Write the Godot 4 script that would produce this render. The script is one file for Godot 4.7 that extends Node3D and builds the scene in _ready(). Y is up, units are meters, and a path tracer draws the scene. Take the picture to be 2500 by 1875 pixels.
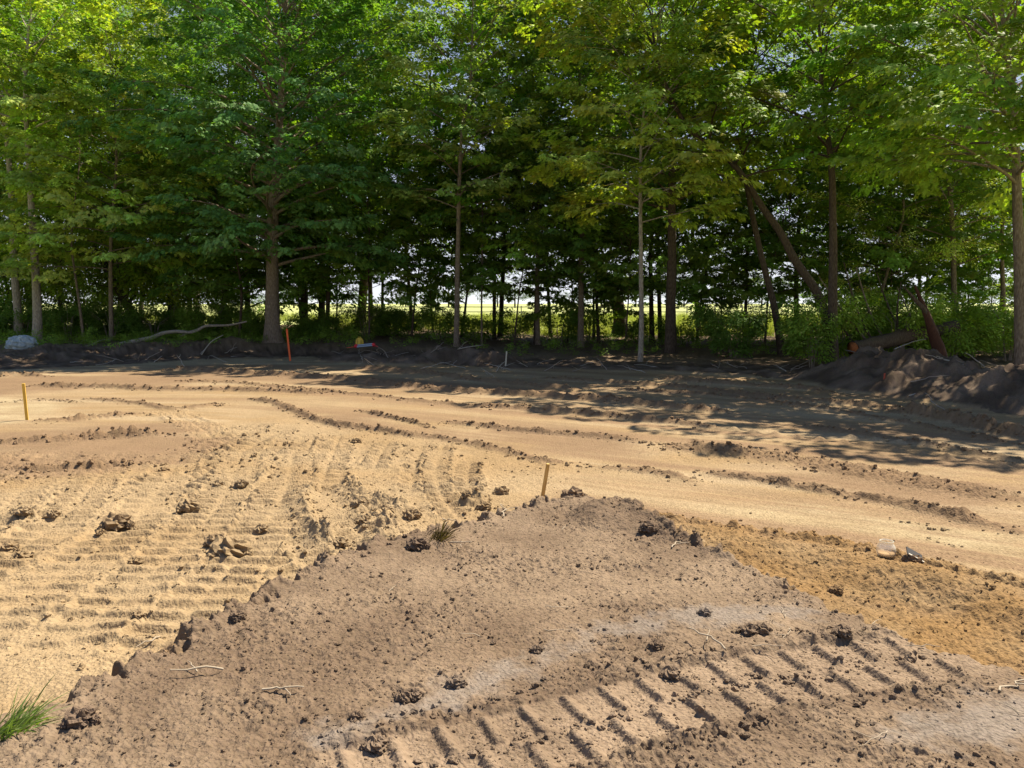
extends Node3D
# A cleared sandy building plot in front of a strip of maple woodland, a sunlit meadow behind the trees.

const FOCAL := 1880.0          # focal length in pixels of the 2500 x 1875 photograph
const CX := 1250.0
const CY := 937.5
const EYE := 1.6
const PITCH := 6.0

var rng := RandomNumberGenerator.new()
var names := {}
var M := {}

# ------------------------------------------------------------------ camera geometry
func ray(x: float, y: float) -> Vector3:
	var dx := (x - CX) / FOCAL
	var dy := -(y - CY) / FOCAL
	var p := deg_to_rad(PITCH)
	return Vector3(dx, dy * cos(p) - sin(p), -(cos(p) + dy * sin(p)))

func px(x: float, y: float, h := 0.0) -> Vector3:      # where the sight line meets the level h
	var r := ray(x, y)
	return Vector3(0, EYE, 0) + r * ((h - EYE) / r.y)

func pz(x: float, y: float, dist: float) -> Vector3:   # where it meets the upright plane z = -dist
	var r := ray(x, y)
	return Vector3(0, EYE, 0) + r * (dist / -r.z)

# ------------------------------------------------------------------ naming helpers
func numbered(called: String) -> String:
	names[called] = names.get(called, -1) + 1
	return called if names[called] == 0 else "%s_%03d" % [called, names[called]]

func tag(o: Node, label: String, category := "", group := "", kind := "") -> Node:
	if label: o.set_meta("label", label)
	if category: o.set_meta("category", category)
	if group: o.set_meta("group", group)
	if kind: o.set_meta("kind", kind)
	return o

func thing(called: String, at: Vector3, label: String, category: String, group := "") -> Node3D:
	var o := Node3D.new()
	o.name = numbered(called)
	add_child(o)
	o.position = at
	tag(o, label, category, group)
	return o

func put(called: String, mesh: Mesh, mat: Material, parent: Node = null) -> MeshInstance3D:
	var o := MeshInstance3D.new()
	o.name = called if parent else numbered(called)
	o.mesh = mesh
	o.material_override = mat
	(parent if parent else self).add_child(o, true)
	return o

# ------------------------------------------------------------------ mesh builder
class Shape:
	var v := PackedVector3Array()
	var n := PackedVector3Array()
	var c := PackedColorArray()
	var i := PackedInt32Array()
	var tinted := false
	func add(p: Vector3, nn: Vector3, col := Color.WHITE) -> int:
		v.append(p); n.append(nn); c.append(col)
		return v.size() - 1
	func tri(a: int, b: int, d: int) -> void:
		i.append(a); i.append(b); i.append(d)
	func mesh(smooth := true, turn := true) -> ArrayMesh:
		if smooth and turn:
			for k in range(0, i.size(), 3):
				var a := i[k]
				if (v[i[k + 1]] - v[a]).cross(v[i[k + 2]] - v[a]).dot(n[a] + n[i[k + 1]] + n[i[k + 2]]) > 0.0:
					var t := i[k + 1]
					i[k + 1] = i[k + 2]
					i[k + 2] = t
		var arr := []
		arr.resize(Mesh.ARRAY_MAX)
		arr[Mesh.ARRAY_VERTEX] = v
		if smooth: arr[Mesh.ARRAY_NORMAL] = n
		if tinted: arr[Mesh.ARRAY_COLOR] = c
		arr[Mesh.ARRAY_INDEX] = i
		var m := ArrayMesh.new()
		m.add_surface_from_arrays(Mesh.PRIMITIVE_TRIANGLES, arr)
		return m
	func tube(pts: PackedVector3Array, rad: PackedFloat32Array, sides: int, wob := 0.0, seed_ := 0.0) -> void:
		var first := v.size()
		var side := Vector3.RIGHT
		for k in pts.size():
			var d: Vector3 = (pts[mini(k + 1, pts.size() - 1)] - pts[maxi(k - 1, 0)])
			d = d.normalized() if d.length() > 1e-6 else Vector3.UP
			side = side - d * side.dot(d)
			if side.length() < 0.05:
				side = Vector3.BACK - d * d.z
			side = side.normalized()
			var up := d.cross(side)
			for s in sides:
				var a := TAU * s / sides
				var q := side * cos(a) + up * sin(a)
				var r := rad[k] * (1.0 + wob * sin(a * 3.0 + seed_ + k * 0.7) + wob * 0.6 * sin(a * 5.0 - seed_ * 2.0 + k * 1.3))
				add(pts[k] + q * r, q)
		for k in pts.size() - 1:
			for s in sides:
				var a := first + k * sides + s
				var b := first + k * sides + (s + 1) % sides
				tri(a, b, a + sides)
				tri(b, b + sides, a + sides)
		for e in [0, pts.size() - 1]:
			var d2: Vector3 = (pts[0] - pts[1]) if e == 0 else (pts[e] - pts[e - 1])
			var mid := add(pts[e], d2.normalized())
			for s in sides:
				var a := first + int(e) * sides + s
				var b := first + int(e) * sides + (s + 1) % sides
				if e == 0: tri(mid, b, a)
				else: tri(mid, a, b)
	func box(at: Basis, o: Vector3, h: Vector3, bev: float) -> void:      # bevelled box, flat shaded
		var p := []
		for ax in 3:
			for sg in [-1.0, 1.0]:
				var quad := []
				for cr in [[-1, -1], [1, -1], [1, 1], [-1, 1]]:
					var q := Vector3.ZERO
					q[ax] = sg * h[ax]
					q[(ax + 1) % 3] = cr[0] * (h[(ax + 1) % 3] - bev)
					q[(ax + 2) % 3] = cr[1] * (h[(ax + 2) % 3] - bev)
					quad.append(q)
				var nn := Vector3.ZERO
				nn[ax] = sg
				var f := v.size()
				for q in quad: add(o + at * q, at * nn)
				if sg > 0: tri(f, f + 2, f + 1); tri(f, f + 3, f + 2)
				else: tri(f, f + 1, f + 2); tri(f, f + 2, f + 3)
		# edge bevels
		for ax in 3:
			var b1 := (ax + 1) % 3
			var b2 := (ax + 2) % 3
			for s1 in [-1.0, 1.0]:
				for s2 in [-1.0, 1.0]:
					var f := v.size()
					var nn := Vector3.ZERO
					nn[b1] = s1; nn[b2] = s2
					nn = nn.normalized()
					for e in [[-1.0, 0], [1.0, 0], [1.0, 1], [-1.0, 1]]:
						var q := Vector3.ZERO
						q[ax] = e[0] * (h[ax] - bev)
						q[b1] = s1 * (h[b1] - (bev if e[1] == 0 else 0.0))
						q[b2] = s2 * (h[b2] - (0.0 if e[1] == 0 else bev))
						add(o + at * q, at * nn)
					tri(f, f + 1, f + 2); tri(f, f + 2, f + 3)
		for sx in [-1.0, 1.0]:
			for sy in [-1.0, 1.0]:
				for sz in [-1.0, 1.0]:
					var f := v.size()
					var nn := Vector3(sx, sy, sz).normalized()
					add(o + at * Vector3(sx * h.x, sy * (h.y - bev), sz * (h.z - bev)), at * nn)
					add(o + at * Vector3(sx * (h.x - bev), sy * h.y, sz * (h.z - bev)), at * nn)
					add(o + at * Vector3(sx * (h.x - bev), sy * (h.y - bev), sz * h.z), at * nn)
					tri(f, f + 1, f + 2)

# ------------------------------------------------------------------ soil: height and colour of the ground
const GX0 := -34.0
const GZ0 := 0.0
const CELL := 0.1
const GW := 680
const GH := 460
var masks := []                     # PackedByteArray each: top, wet, far, floor, rough, pale, orange
const TOP := 0
const WET := 1
const FAR := 2
const FLOOR := 3
const ROUGH := 4
const PALE := 5
const ORANGE := 6
const SMOOTH := 7
var n_low := FastNoiseLite.new()
var n_mid := FastNoiseLite.new()
var n_fine := FastNoiseLite.new()
var n_crumb := FastNoiseLite.new()
var n_streak := FastNoiseLite.new()
# furrows, tracks and heaps: polylines cut into short segments
var seg_a := PackedVector2Array()
var seg_d := PackedVector2Array()
var seg_len := PackedFloat32Array()
var seg_s := PackedFloat32Array()
var seg_f := PackedInt32Array()
var feats := []
var f_type := PackedInt32Array()
var f_w := PackedFloat32Array()
var f_h := PackedFloat32Array()
var f_total := PackedFloat32Array()
var f_pitch := PackedFloat32Array()
const BC := 0.5
const BW := 140
const BH := 94
var buckets := []

func make_mask(polys: Array, blur: int) -> PackedByteArray:
	var im := Image.create(GW, GH, false, Image.FORMAT_L8)
	for poly in polys:
		var lo := Vector2(1e9, 1e9)
		var hi := -lo
		for p in poly:
			lo = lo.min(p); hi = hi.max(p)
		var x0 := clampi(int((lo.x - GX0) / CELL), 0, GW - 1)
		var x1 := clampi(int((hi.x - GX0) / CELL) + 1, 0, GW - 1)
		var y0 := clampi(int((GZ0 - hi.y) / CELL), 0, GH - 1)
		var y1 := clampi(int((GZ0 - lo.y) / CELL) + 1, 0, GH - 1)
		var packed := PackedVector2Array(poly)
		for y in range(y0, y1 + 1):
			for x in range(x0, x1 + 1):
				if Geometry2D.is_point_in_polygon(Vector2(GX0 + (x + 0.5) * CELL, GZ0 - (y + 0.5) * CELL), packed):
					im.set_pixel(x, y, Color.WHITE)
	if blur > 1:
		im.resize(GW / blur, GH / blur, Image.INTERPOLATE_LANCZOS)
		im.resize(GW, GH, Image.INTERPOLATE_CUBIC)
	return im.get_data()

func flat(pts: Array, h := 0.0) -> Array:      # pixels to ground points
	var out := []
	for p in pts:
		var q := px(p[0], p[1], h)
		out.append(Vector2(q.x, q.z))
	return out

func smooth_line(pts: Array, step: float) -> PackedVector2Array:
	var cv := Curve2D.new()
	for k in pts.size():
		var a: Vector2 = pts[maxi(k - 1, 0)]
		var b: Vector2 = pts[mini(k + 1, pts.size() - 1)]
		var t := (b - a) / 6.0
		cv.add_point(pts[k], -t, t)
	cv.bake_interval = 0.05
	var l := cv.get_baked_length()
	var n := maxi(2, int(l / step) + 1)
	var out := PackedVector2Array()
	for k in n:
		out.append(cv.sample_baked(l * k / (n - 1)))
	return out

const WINDROW := 0
const TRACK := 1
const PADS := 2
const HEAP := 3
const RIDGE := 4
const BEADS := 5
func feature(type: int, world_pts: Array, w: float, h: float, reach: float, pitch := 0.2) -> void:
	var id := f_type.size()
	f_type.append(type); f_w.append(w); f_h.append(h); f_pitch.append(pitch)
	var line := smooth_line(world_pts, 0.22)
	var s := 0.0
	for k in line.size() - 1:
		var a := line[k]
		var b := line[k + 1]
		var l := a.distance_to(b)
		var n := seg_a.size()
		seg_a.append(a); seg_d.append((b - a) / l); seg_len.append(l); seg_s.append(s); seg_f.append(id)
		s += l
		var lo := a.min(b) - Vector2(reach, reach)
		var hi := a.max(b) + Vector2(reach, reach)
		for by in range(clampi(int((GZ0 - hi.y) / BC), 0, BH - 1), clampi(int((GZ0 - lo.y) / BC), 0, BH - 1) + 1):
			for bx in range(clampi(int((lo.x - GX0) / BC), 0, BW - 1), clampi(int((hi.x - GX0) / BC), 0, BW - 1) + 1):
				buckets[by * BW + bx].append(n)
	f_total.append(s)
	feats.append(line)

func mask_at(m: int, x: float, z: float) -> float:
	var gx := clampi(int((x - GX0) / CELL), 0, GW - 1)
	var gz := clampi(int((GZ0 - z) / CELL), 0, GH - 1)
	return masks[m][gz * GW + gx] / 255.0

func profile(type: int, id: int, s: float, d: float, x: float, z: float, at_end: float, h: float, crumb: float, hb: float) -> float:
	var w := f_w[id]
	var amp := f_h[id]
	var ad := absf(d)
	match type:
		WINDROW:
			var k := n_mid.get_noise_2d(s * 2.2, id * 37.0)
			var e := clampf(s / 0.5, 0.0, 1.0) * clampf((f_total[id] - s) / 0.5, 0.0, 1.0)
			var ww := w * (1.0 + 0.5 * n_mid.get_noise_2d(s * 2.0 + 300.0, id * 11.0))
			return h + e * amp * exp(-(d / ww) * (d / ww)) * clampf(0.95 + 0.6 * k + 0.7 * crumb, 0.2, 1.8) * (1.2 if z > -9.0 else 1.7)
		RIDGE:
			var e2 := clampf(s / 0.25, 0.0, 1.0) * clampf((f_total[id] - s) / 0.25, 0.0, 1.0)
			var k2 := 0.8 + 0.5 * n_mid.get_noise_2d(s * 4.0, id * 19.0)
			var fall := (1.0 - smoothstep(0.0, w * 0.55, d)) if d > 0.0 else (1.0 - smoothstep(0.0, w * 1.6, -d))
			return h + e2 * amp * 1.25 * fall * (k2 + 0.45 * crumb)
		TRACK:
			var inside := 1.0 - smoothstep(w * 0.9, w * 1.05, ad)
			var ph := s / f_pitch[id] + 0.22 * n_mid.get_noise_2d(x * 1.1, z * 1.1)
			var u0 := ph - floorf(ph)
			var bar := smoothstep(0.05, 0.55, u0) * (1.0 - smoothstep(0.66, 0.84, u0))
			bar *= clampf(0.95 + 0.8 * n_mid.get_noise_2d(x * 0.8 + 7.0, z * 0.8), 0.3, 1.3)
			var split := 1.0 - 0.6 * exp(-pow(d / 0.03, 2.0))
			var press := -amp * 0.6 + bar * amp * 1.2 * split
			var berm := amp * 0.8 * exp(-pow((ad - w * 1.1) / 0.05, 2.0)) * clampf(0.35 + 0.9 * n_mid.get_noise_2d(s * 1.5, d * 3.0 + id * 7.0) + 0.8 * crumb, 0.0, 1.2)
			var e3 := clampf(s / 0.3, 0.0, 1.0) * clampf((f_total[id] - s) / 0.3, 0.0, 1.0)
			return lerpf(h, hb + press + (h - hb) * 0.15, inside * e3) + berm * e3
		PADS:
			var ins := 1.0 - smoothstep(w * 0.96, w * 1.03, ad)
			var row := 0.0 if d > 0.0 else 0.5
			var ph2 := s / f_pitch[id] + row + 0.03 * n_mid.get_noise_2d(x * 6.0, z * 6.0)
			var u := ph2 - floorf(ph2)
			var bar2 := smoothstep(0.14, 0.28, u) * (1.0 - smoothstep(0.32, 0.58, u))
			var mid := exp(-pow(d / 0.032, 2.0)) * clampf(0.25 + 1.0 * n_mid.get_noise_2d(s * 5.0, 5.0), 0.0, 0.9)
			var endbar := (1.0 - smoothstep(w * 0.82, w * 1.0, ad)) * smoothstep(0.008, 0.035, ad)
			var p := -0.028 + bar2 * amp * endbar * (0.95 + 0.2 * n_mid.get_noise_2d(x * 2.0, z * 2.0)) + mid * amp * (0.7 + 0.9 * crumb)
			var bm := 0.022 * exp(-pow((ad - w * 1.14) / 0.06, 2.0)) * clampf(0.6 + 0.8 * crumb + 0.6 * n_mid.get_noise_2d(s * 3.0, d * 5.0), 0.0, 1.5)
			var e4 := clampf(s / 0.05, 0.0, 1.0) * clampf((f_total[id] - s) / 0.12, 0.0, 1.0)
			return lerpf(h, hb + p + 0.01, ins * e4) + bm * e4
		BEADS:
			var ph3 := s / f_pitch[id]
			var u3 := (ph3 - floorf(ph3) - 0.5) * f_pitch[id]
			return h + amp * exp(-(u3 * u3) / (w * w * 0.5) - d * d / (w * w * 0.35))
		HEAP:
			var rr := clampf(1.0 - (d * d + at_end * at_end) / (w * w), 0.0, 1.0)
			var e5 := 0.85 + 0.4 * n_mid.get_noise_2d(s * 0.4, id * 17.0)
			return h + amp * pow(rr, 1.3) * e5 * (1.0 + 0.35 * n_mid.get_noise_2d(x * 0.7, z * 0.7) + 0.22 * n_mid.get_noise_2d(x * 1.8, z * 1.8))
	return h

func soil(x: float, z: float) -> Color:      # rgb: base colour (linear), a: height
	var wx := x + 0.10 * n_mid.get_noise_2d(x * 4.0, z * 4.0)
	var wz := z + 0.10 * n_mid.get_noise_2d(x * 4.0 + 91.0, z * 4.0)
	var fx := clampf((wx - GX0) / CELL - 0.5, 0.0, GW - 1.001)
	var fz := clampf((GZ0 - wz) / CELL - 0.5, 0.0, GH - 1.001)
	var ix := int(fx)
	var iz := int(fz)
	fx -= ix; fz -= iz
	var o := iz * GW + ix
	var w00 := (1.0 - fx) * (1.0 - fz) / 255.0
	var w10 := fx * (1.0 - fz) / 255.0
	var w01 := (1.0 - fx) * fz / 255.0
	var w11 := fx * fz / 255.0
	var k := PackedFloat32Array()
	k.resize(8)
	for m in 8:
		var a: PackedByteArray = masks[m]
		k[m] = a[o] * w00 + a[o + 1] * w10 + a[o + GW] * w01 + a[o + GW + 1] * w11
	var low := n_low.get_noise_2d(x, z)
	var mid := n_mid.get_noise_2d(x, z)
	var lod := clampf(7.0 / maxf(-z, 0.5), 0.0, 1.0)
	var fine := n_fine.get_noise_2d(x, z)
	var cr := n_crumb.get_noise_2d(x, z)              # about -1 .. 0.2, peaks at the middle of each crumb
	var crumb := clampf(0.75 + cr * 1.4, -0.5, 0.9) * clampf((15.0 + z) / 8.0, 0.0, 1.0)
	var top := smoothstep(0.30, 0.62, k[TOP] + 0.18 * n_mid.get_noise_2d(x * 3.1, z * 3.1))
	var far := smoothstep(0.32, 0.62, k[FAR] + 0.22 * n_mid.get_noise_2d(x * 1.2, z * 1.2))
	var flo := k[FLOOR]
	var rough := k[ROUGH]
	var orange := smoothstep(0.3, 0.7, k[ORANGE] + 0.25 * mid)
	# heights
	var h := 0.02 * low + 0.012 * n_mid.get_noise_2d(x * 0.5, z * 0.5)
	var tr := top * (1.0 - 0.8 * k[SMOOTH])
	h += 0.085 * smoothstep(0.1, 0.95, k[TOP])
	var hb := h
	var patchy := clampf(0.6 + 1.3 * n_mid.get_noise_2d(x * 0.9 + 17.0, z * 0.9), 0.15, 1.5)
	var cr2 := clampf(0.75 + n_crumb.get_noise_2d(x * 2.7 + 9.0, z * 2.7) * 1.4, -0.5, 0.9) * lod
	fine *= lod
	h += tr * (0.014 * mid + patchy * (0.021 * crumb + 0.014 * cr2) + 0.006 * fine)
	h += rough * (1.0 - top) * (0.014 * mid + patchy * (0.012 * crumb + 0.007 * cr2) + 0.004 * fine)
	h += orange * (0.02 * mid + 0.020 * crumb + 0.012 * cr2 + 0.005 * fine)
	var farh := clampf(1.0 - (x + 5.0) / 7.0, 0.0, 1.0)
	h += flo * lerpf(0.06, 0.32, farh * farh * (3.0 - 2.0 * farh))
	h += far * (0.05 * n_mid.get_noise_2d(x * 0.8, z * 0.8) + 0.05 * mid * lerpf(0.5, 1.0, lod) + 0.02 * fine)
	# fine scrape lines left by the blade on the graded sand
	var graded := (1.0 - top) * (1.0 - far) * (1.0 - rough)
	var across := z - 0.62 * log(1.0 + exp(clampf(x + 4.0, -20.0, 20.0)))
	h += graded * (0.006 * n_streak.get_noise_2d(x * 0.07, across * 1.5) + 0.0015 * fine)
	h += tr * 0.010 * n_streak.get_noise_2d((0.62 * x - 0.79 * z) * 0.12, (0.79 * x + 0.62 * z) * 2.0)
	# furrows, tracks, heaps
	var bx := clampi(int((x - GX0) / BC), 0, BW - 1)
	var bz := clampi(int((GZ0 - z) / BC), 0, BH - 1)
	var list: PackedInt32Array = buckets[bz * BW + bx]
	var p := Vector2(x, z)
	var cur := -1
	var heaped := 0.0
	var pressed := 0.0
	var ridge := 0.0
	var bd := 1e9
	var bs := 0.0
	var bsd := 0.0
	var be := 0.0
	for n in list.size() + 1:
		var f := -2
		if n < list.size():
			f = seg_f[list[n]]
		if f != cur:
			if cur >= 0:
				var was := h
				h = profile(f_type[cur], cur, bs, bsd, x, z, be, h, crumb, hb)
				if f_type[cur] == HEAP: heaped += h - was
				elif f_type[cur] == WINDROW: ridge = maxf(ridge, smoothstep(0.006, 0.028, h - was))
				elif f_type[cur] == PADS: pressed = 1.0 - smoothstep(f_w[cur] * 0.85, f_w[cur] * 1.05, absf(bsd) + be)
			cur = f
			bd = 1e9
		if f < 0:
			break
		var sg := list[n]
		var rel := p - seg_a[sg]
		var dir := seg_d[sg]
		var t := rel.dot(dir)
		var tc := clampf(t, 0.0, seg_len[sg])
		var dd := (rel - dir * tc).length_squared()
		if dd < bd:
			bd = dd
			bs = seg_s[sg] + tc
			bsd = rel.x * dir.y - rel.y * dir.x
			be = absf(t - tc)
			if be > 0.02: bsd = sqrt(dd) * signf(bsd) if f_type[cur] != HEAP else bsd
	# colours: what the ground is made of, plus painted shading on the windrows
	var sand := Color(0.52, 0.37, 0.205)
	var patch := n_mid.get_noise_2d(x * 0.22 + 40.0, z * 0.35)
	sand = sand.lerp(Color(0.45, 0.30, 0.15), clampf(0.30 + 1.1 * patch + 0.35 * mid, 0.0, 0.85))
	sand = sand.lerp(Color(0.60, 0.47, 0.27), k[PALE] * clampf(0.8 + 0.6 * mid, 0.0, 1.0))
	var band := n_streak.get_noise_2d(x * 0.035 + 5.0, across * 0.33)
	var band2 := n_streak.get_noise_2d(x * 0.05 - 9.0, across * 1.4)
	sand = sand.lerp(Color(0.38, 0.245, 0.14), graded * clampf(1.5 * band + 0.7 * band2 + 0.12, 0.0, 0.85))
	sand = sand.lerp(Color(0.60, 0.45, 0.27), graded * clampf(-1.4 * band - 0.6 * band2 - 0.15, 0.0, 0.7))
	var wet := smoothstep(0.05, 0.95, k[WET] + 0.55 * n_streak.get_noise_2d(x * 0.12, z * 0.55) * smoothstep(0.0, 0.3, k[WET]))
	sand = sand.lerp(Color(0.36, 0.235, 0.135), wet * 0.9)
	sand = sand.lerp(Color(0.31, 0.20, 0.112), ridge * 0.85)  # moist brown crumbs; the ridges' shading is partly painted into this colour
	var c := sand.lerp(Color(0.36, 0.215, 0.09), orange * clampf(0.75 + 0.5 * mid, 0.0, 1.0))
	var soilc := Color(0.25, 0.172, 0.11).lerp(Color(0.37, 0.265, 0.17), clampf(0.35 + 0.8 * patch + 0.5 * mid, 0.0, 1.0))
	soilc = soilc.lerp(Color(0.33, 0.262, 0.20), k[SMOOTH])
	c = c.lerp(soilc, top)
	c = c.lerp(Color(0.40, 0.285, 0.185), pressed * clampf(0.75 + 0.6 * mid, 0.0, 1.0))
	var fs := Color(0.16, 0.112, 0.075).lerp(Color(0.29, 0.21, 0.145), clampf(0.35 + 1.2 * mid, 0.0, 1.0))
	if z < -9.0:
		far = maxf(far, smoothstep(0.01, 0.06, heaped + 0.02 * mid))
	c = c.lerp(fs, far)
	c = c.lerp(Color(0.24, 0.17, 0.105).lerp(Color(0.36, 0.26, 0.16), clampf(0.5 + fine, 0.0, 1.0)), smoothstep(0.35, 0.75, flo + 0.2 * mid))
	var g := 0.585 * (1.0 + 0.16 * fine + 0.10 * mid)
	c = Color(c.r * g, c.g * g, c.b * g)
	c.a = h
	return c

func ground(x: float, z: float) -> float:
	return soil(x, z).a

func on_ground(x: float, y: float, guess := 0.0) -> Vector3:     # pixel -> point on the modelled ground
	var h := guess
	var q := px(x, y, h)
	for k in 6:
		h = lerpf(h, ground(q.x, q.z), 0.8)
		q = px(x, y, h)
	return q

func setup_soil() -> void:
	n_low.seed = 11; n_low.frequency = 0.12; n_low.fractal_octaves = 2
	n_mid.seed = 23; n_mid.frequency = 1.6; n_mid.fractal_octaves = 3
	n_fine.seed = 37; n_fine.frequency = 14.0; n_fine.fractal_octaves = 3
	n_streak.seed = 71; n_streak.frequency = 3.0; n_streak.fractal_octaves = 4
	n_crumb.seed = 53; n_crumb.noise_type = FastNoiseLite.TYPE_CELLULAR; n_crumb.frequency = 16.0
	n_crumb.cellular_return_type = FastNoiseLite.RETURN_DISTANCE; n_crumb.fractal_type = FastNoiseLite.FRACTAL_FBM; n_crumb.fractal_octaves = 2
	# zones, drawn as they lie in the photograph
	var top_poly := flat([[-400, 1930], [-60, 1790], [120, 1725], [330, 1620], [560, 1500], [720, 1415], [900, 1345], [1060, 1300], [1200, 1255], [1330, 1222], [1400, 1203], [1470, 1230], [1560, 1268], [1660, 1310], [1760, 1355], [1900, 1415], [2050, 1480], [2230, 1560], [2400, 1625], [2560, 1660], [2900, 1740]], 0.08)
	top_poly.append_array([Vector2(9, -1.5), Vector2(9, -0.2), Vector2(-9, -0.2), Vector2(-9, -1.6)])
	masks.append(make_mask([top_poly], 1))
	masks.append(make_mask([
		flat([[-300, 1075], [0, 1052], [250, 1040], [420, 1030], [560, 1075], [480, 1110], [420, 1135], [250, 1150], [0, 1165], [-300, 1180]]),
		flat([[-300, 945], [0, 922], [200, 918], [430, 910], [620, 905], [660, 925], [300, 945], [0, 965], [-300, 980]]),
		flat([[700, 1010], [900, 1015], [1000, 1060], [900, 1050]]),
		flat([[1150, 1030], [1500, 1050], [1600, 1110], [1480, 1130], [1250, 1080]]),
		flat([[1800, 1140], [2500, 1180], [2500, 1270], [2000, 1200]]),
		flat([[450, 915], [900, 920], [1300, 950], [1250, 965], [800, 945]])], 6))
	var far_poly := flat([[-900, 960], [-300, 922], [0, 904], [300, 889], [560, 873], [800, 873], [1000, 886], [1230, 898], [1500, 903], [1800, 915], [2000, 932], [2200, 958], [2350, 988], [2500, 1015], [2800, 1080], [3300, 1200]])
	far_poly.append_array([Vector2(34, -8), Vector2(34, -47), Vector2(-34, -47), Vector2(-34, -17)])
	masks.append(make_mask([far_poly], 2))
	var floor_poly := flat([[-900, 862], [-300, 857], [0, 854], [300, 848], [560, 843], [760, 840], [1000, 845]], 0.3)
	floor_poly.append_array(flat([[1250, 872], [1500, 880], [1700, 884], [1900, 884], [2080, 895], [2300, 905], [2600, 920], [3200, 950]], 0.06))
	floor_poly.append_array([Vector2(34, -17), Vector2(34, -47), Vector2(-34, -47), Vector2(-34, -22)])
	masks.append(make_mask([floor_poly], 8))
	masks.append(make_mask([
		flat([[-400, 1170], [0, 1160], [300, 1140], [420, 1090], [520, 1040], [650, 1000], [760, 1020], [950, 1060], [1150, 1085], [1320, 1125], [1400, 1140], [1340, 1215], [1200, 1255], [900, 1345], [560, 1500], [120, 1725], [-60, 1790], [-500, 1950]]),
		flat([[1560, 1085], [1700, 1095], [2500, 1215], [2700, 1290], [2500, 1250], [1900, 1140], [1600, 1120]])], 2))
	masks.append(make_mask([
		flat([[-300, 925], [0, 905], [300, 889], [560, 872], [900, 872], [900, 890], [600, 890], [300, 905], [0, 922], [-300, 945]]),
		flat([[-300, 985], [0, 965], [170, 985], [60, 1030], [-300, 1060]]),
		flat([[1600, 1250], [2000, 1270], [2500, 1390], [2500, 1330], [2000, 1230]])], 3))
	masks.append(make_mask([flat([[1480, 1262], [1620, 1272], [1800, 1296], [2000, 1322], [2180, 1358], [2400, 1408], [2700, 1480], [2700, 1760], [2500, 1690], [2350, 1640], [2150, 1560], [1960, 1470], [1800, 1395], [1600, 1310]])], 1))
	masks.append(make_mask([
		flat([[700, 1900], [1000, 1770], [1250, 1670], [1480, 1570], [1700, 1530], [1950, 1530], [2000, 1545], [1700, 1570], [1500, 1600], [1300, 1690], [1050, 1800], [850, 1900]]),
		flat([[2050, 1900], [2250, 1800], [2420, 1770], [2600, 1760], [2600, 1900]])], 1))
	buckets.resize(BW * BH)
	for b in buckets.size(): buckets[b] = PackedInt32Array()
	# machine tracks in the loose sand (grouser bars across them)
	for t in [[[[400, 1002], [475, 1034], [515, 1065], [530, 1095]], 0.20], [[[640, 1030], [575, 1065], [510, 1105], [430, 1150], [330, 1195]], 0.22],
			[[[700, 1040], [630, 1080], [550, 1125], [460, 1180], [350, 1235]], 0.21], [[[745, 1055], [690, 1090], [610, 1150], [540, 1200], [440, 1255]], 0.20],
			[[[770, 1060], [745, 1110], [700, 1180], [668, 1250], [690, 1320], [760, 1400]], 0.22], [[[830, 1062], [810, 1110], [790, 1165], [780, 1215]], 0.20],
			[[[640, 1165], [600, 1230], [590, 1300], [620, 1380], [680, 1440]], 0.2],
			[[[1036, 1080], [1018, 1120], [1006, 1165], [1000, 1205]], 0.115], [[[1084, 1082], [1066, 1130], [1066, 1175], [1086, 1225], [1130, 1275]], 0.135],
			[[[950, 1075], [925, 1115], [910, 1150]], 0.14], [[[1150, 1120], [1140, 1160], [1150, 1210]], 0.13], [[[850, 1270], [880, 1310], [900, 1335]], 0.2]]:
		feature(TRACK, flat(t[0]), t[1], 0.036, t[1] + 0.25, 0.165)
	for t in [[-4.3, -5.35], [-3.78, -4.7], [-3.25, -4.1], [-2.72, -3.4], [-2.2, -2.75], [-1.75, -2.2]]:
		feature(TRACK, [Vector2(t[1] - 0.2, -8.3), Vector2(t[1] * 0.6 + t[0] * 0.4, -6.8), Vector2(t[0], -5.2), Vector2(t[0] + 0.12, -3.2)], 0.21, 0.024, 0.5, 0.165)
	for t in []:
		feature(TRACK, flat(t[0]), t[1], 0.034, t[1] + 0.25, 0.19)
	for t in [[[[861, 1175], [878, 1207], [902, 1226], [975, 1247], [1040, 1259]], 0.16, 0.10], [[[826, 1256], [922, 1276], [1020, 1292]], 0.13, 0.085],
			[[[790, 1290], [805, 1320], [826, 1347]], 0.13, 0.07], [[[873, 1303], [938, 1328], [998, 1337]], 0.12, 0.085],
			[[[1140, 1205], [1165, 1225], [1190, 1240], [1215, 1246]], 0.14, 0.10], [[[770, 1180], [740, 1220], [770, 1290], [800, 1350]], 0.12, 0.05],
			[[[70, 1265], [130, 1255], [190, 1240]], 0.10, 0.05], [[[-20, 1250], [60, 1262], [110, 1290]], 0.12, 0.06]]:
		feature(RIDGE, flat(t[0]), t[1], t[2], 0.4)
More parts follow.
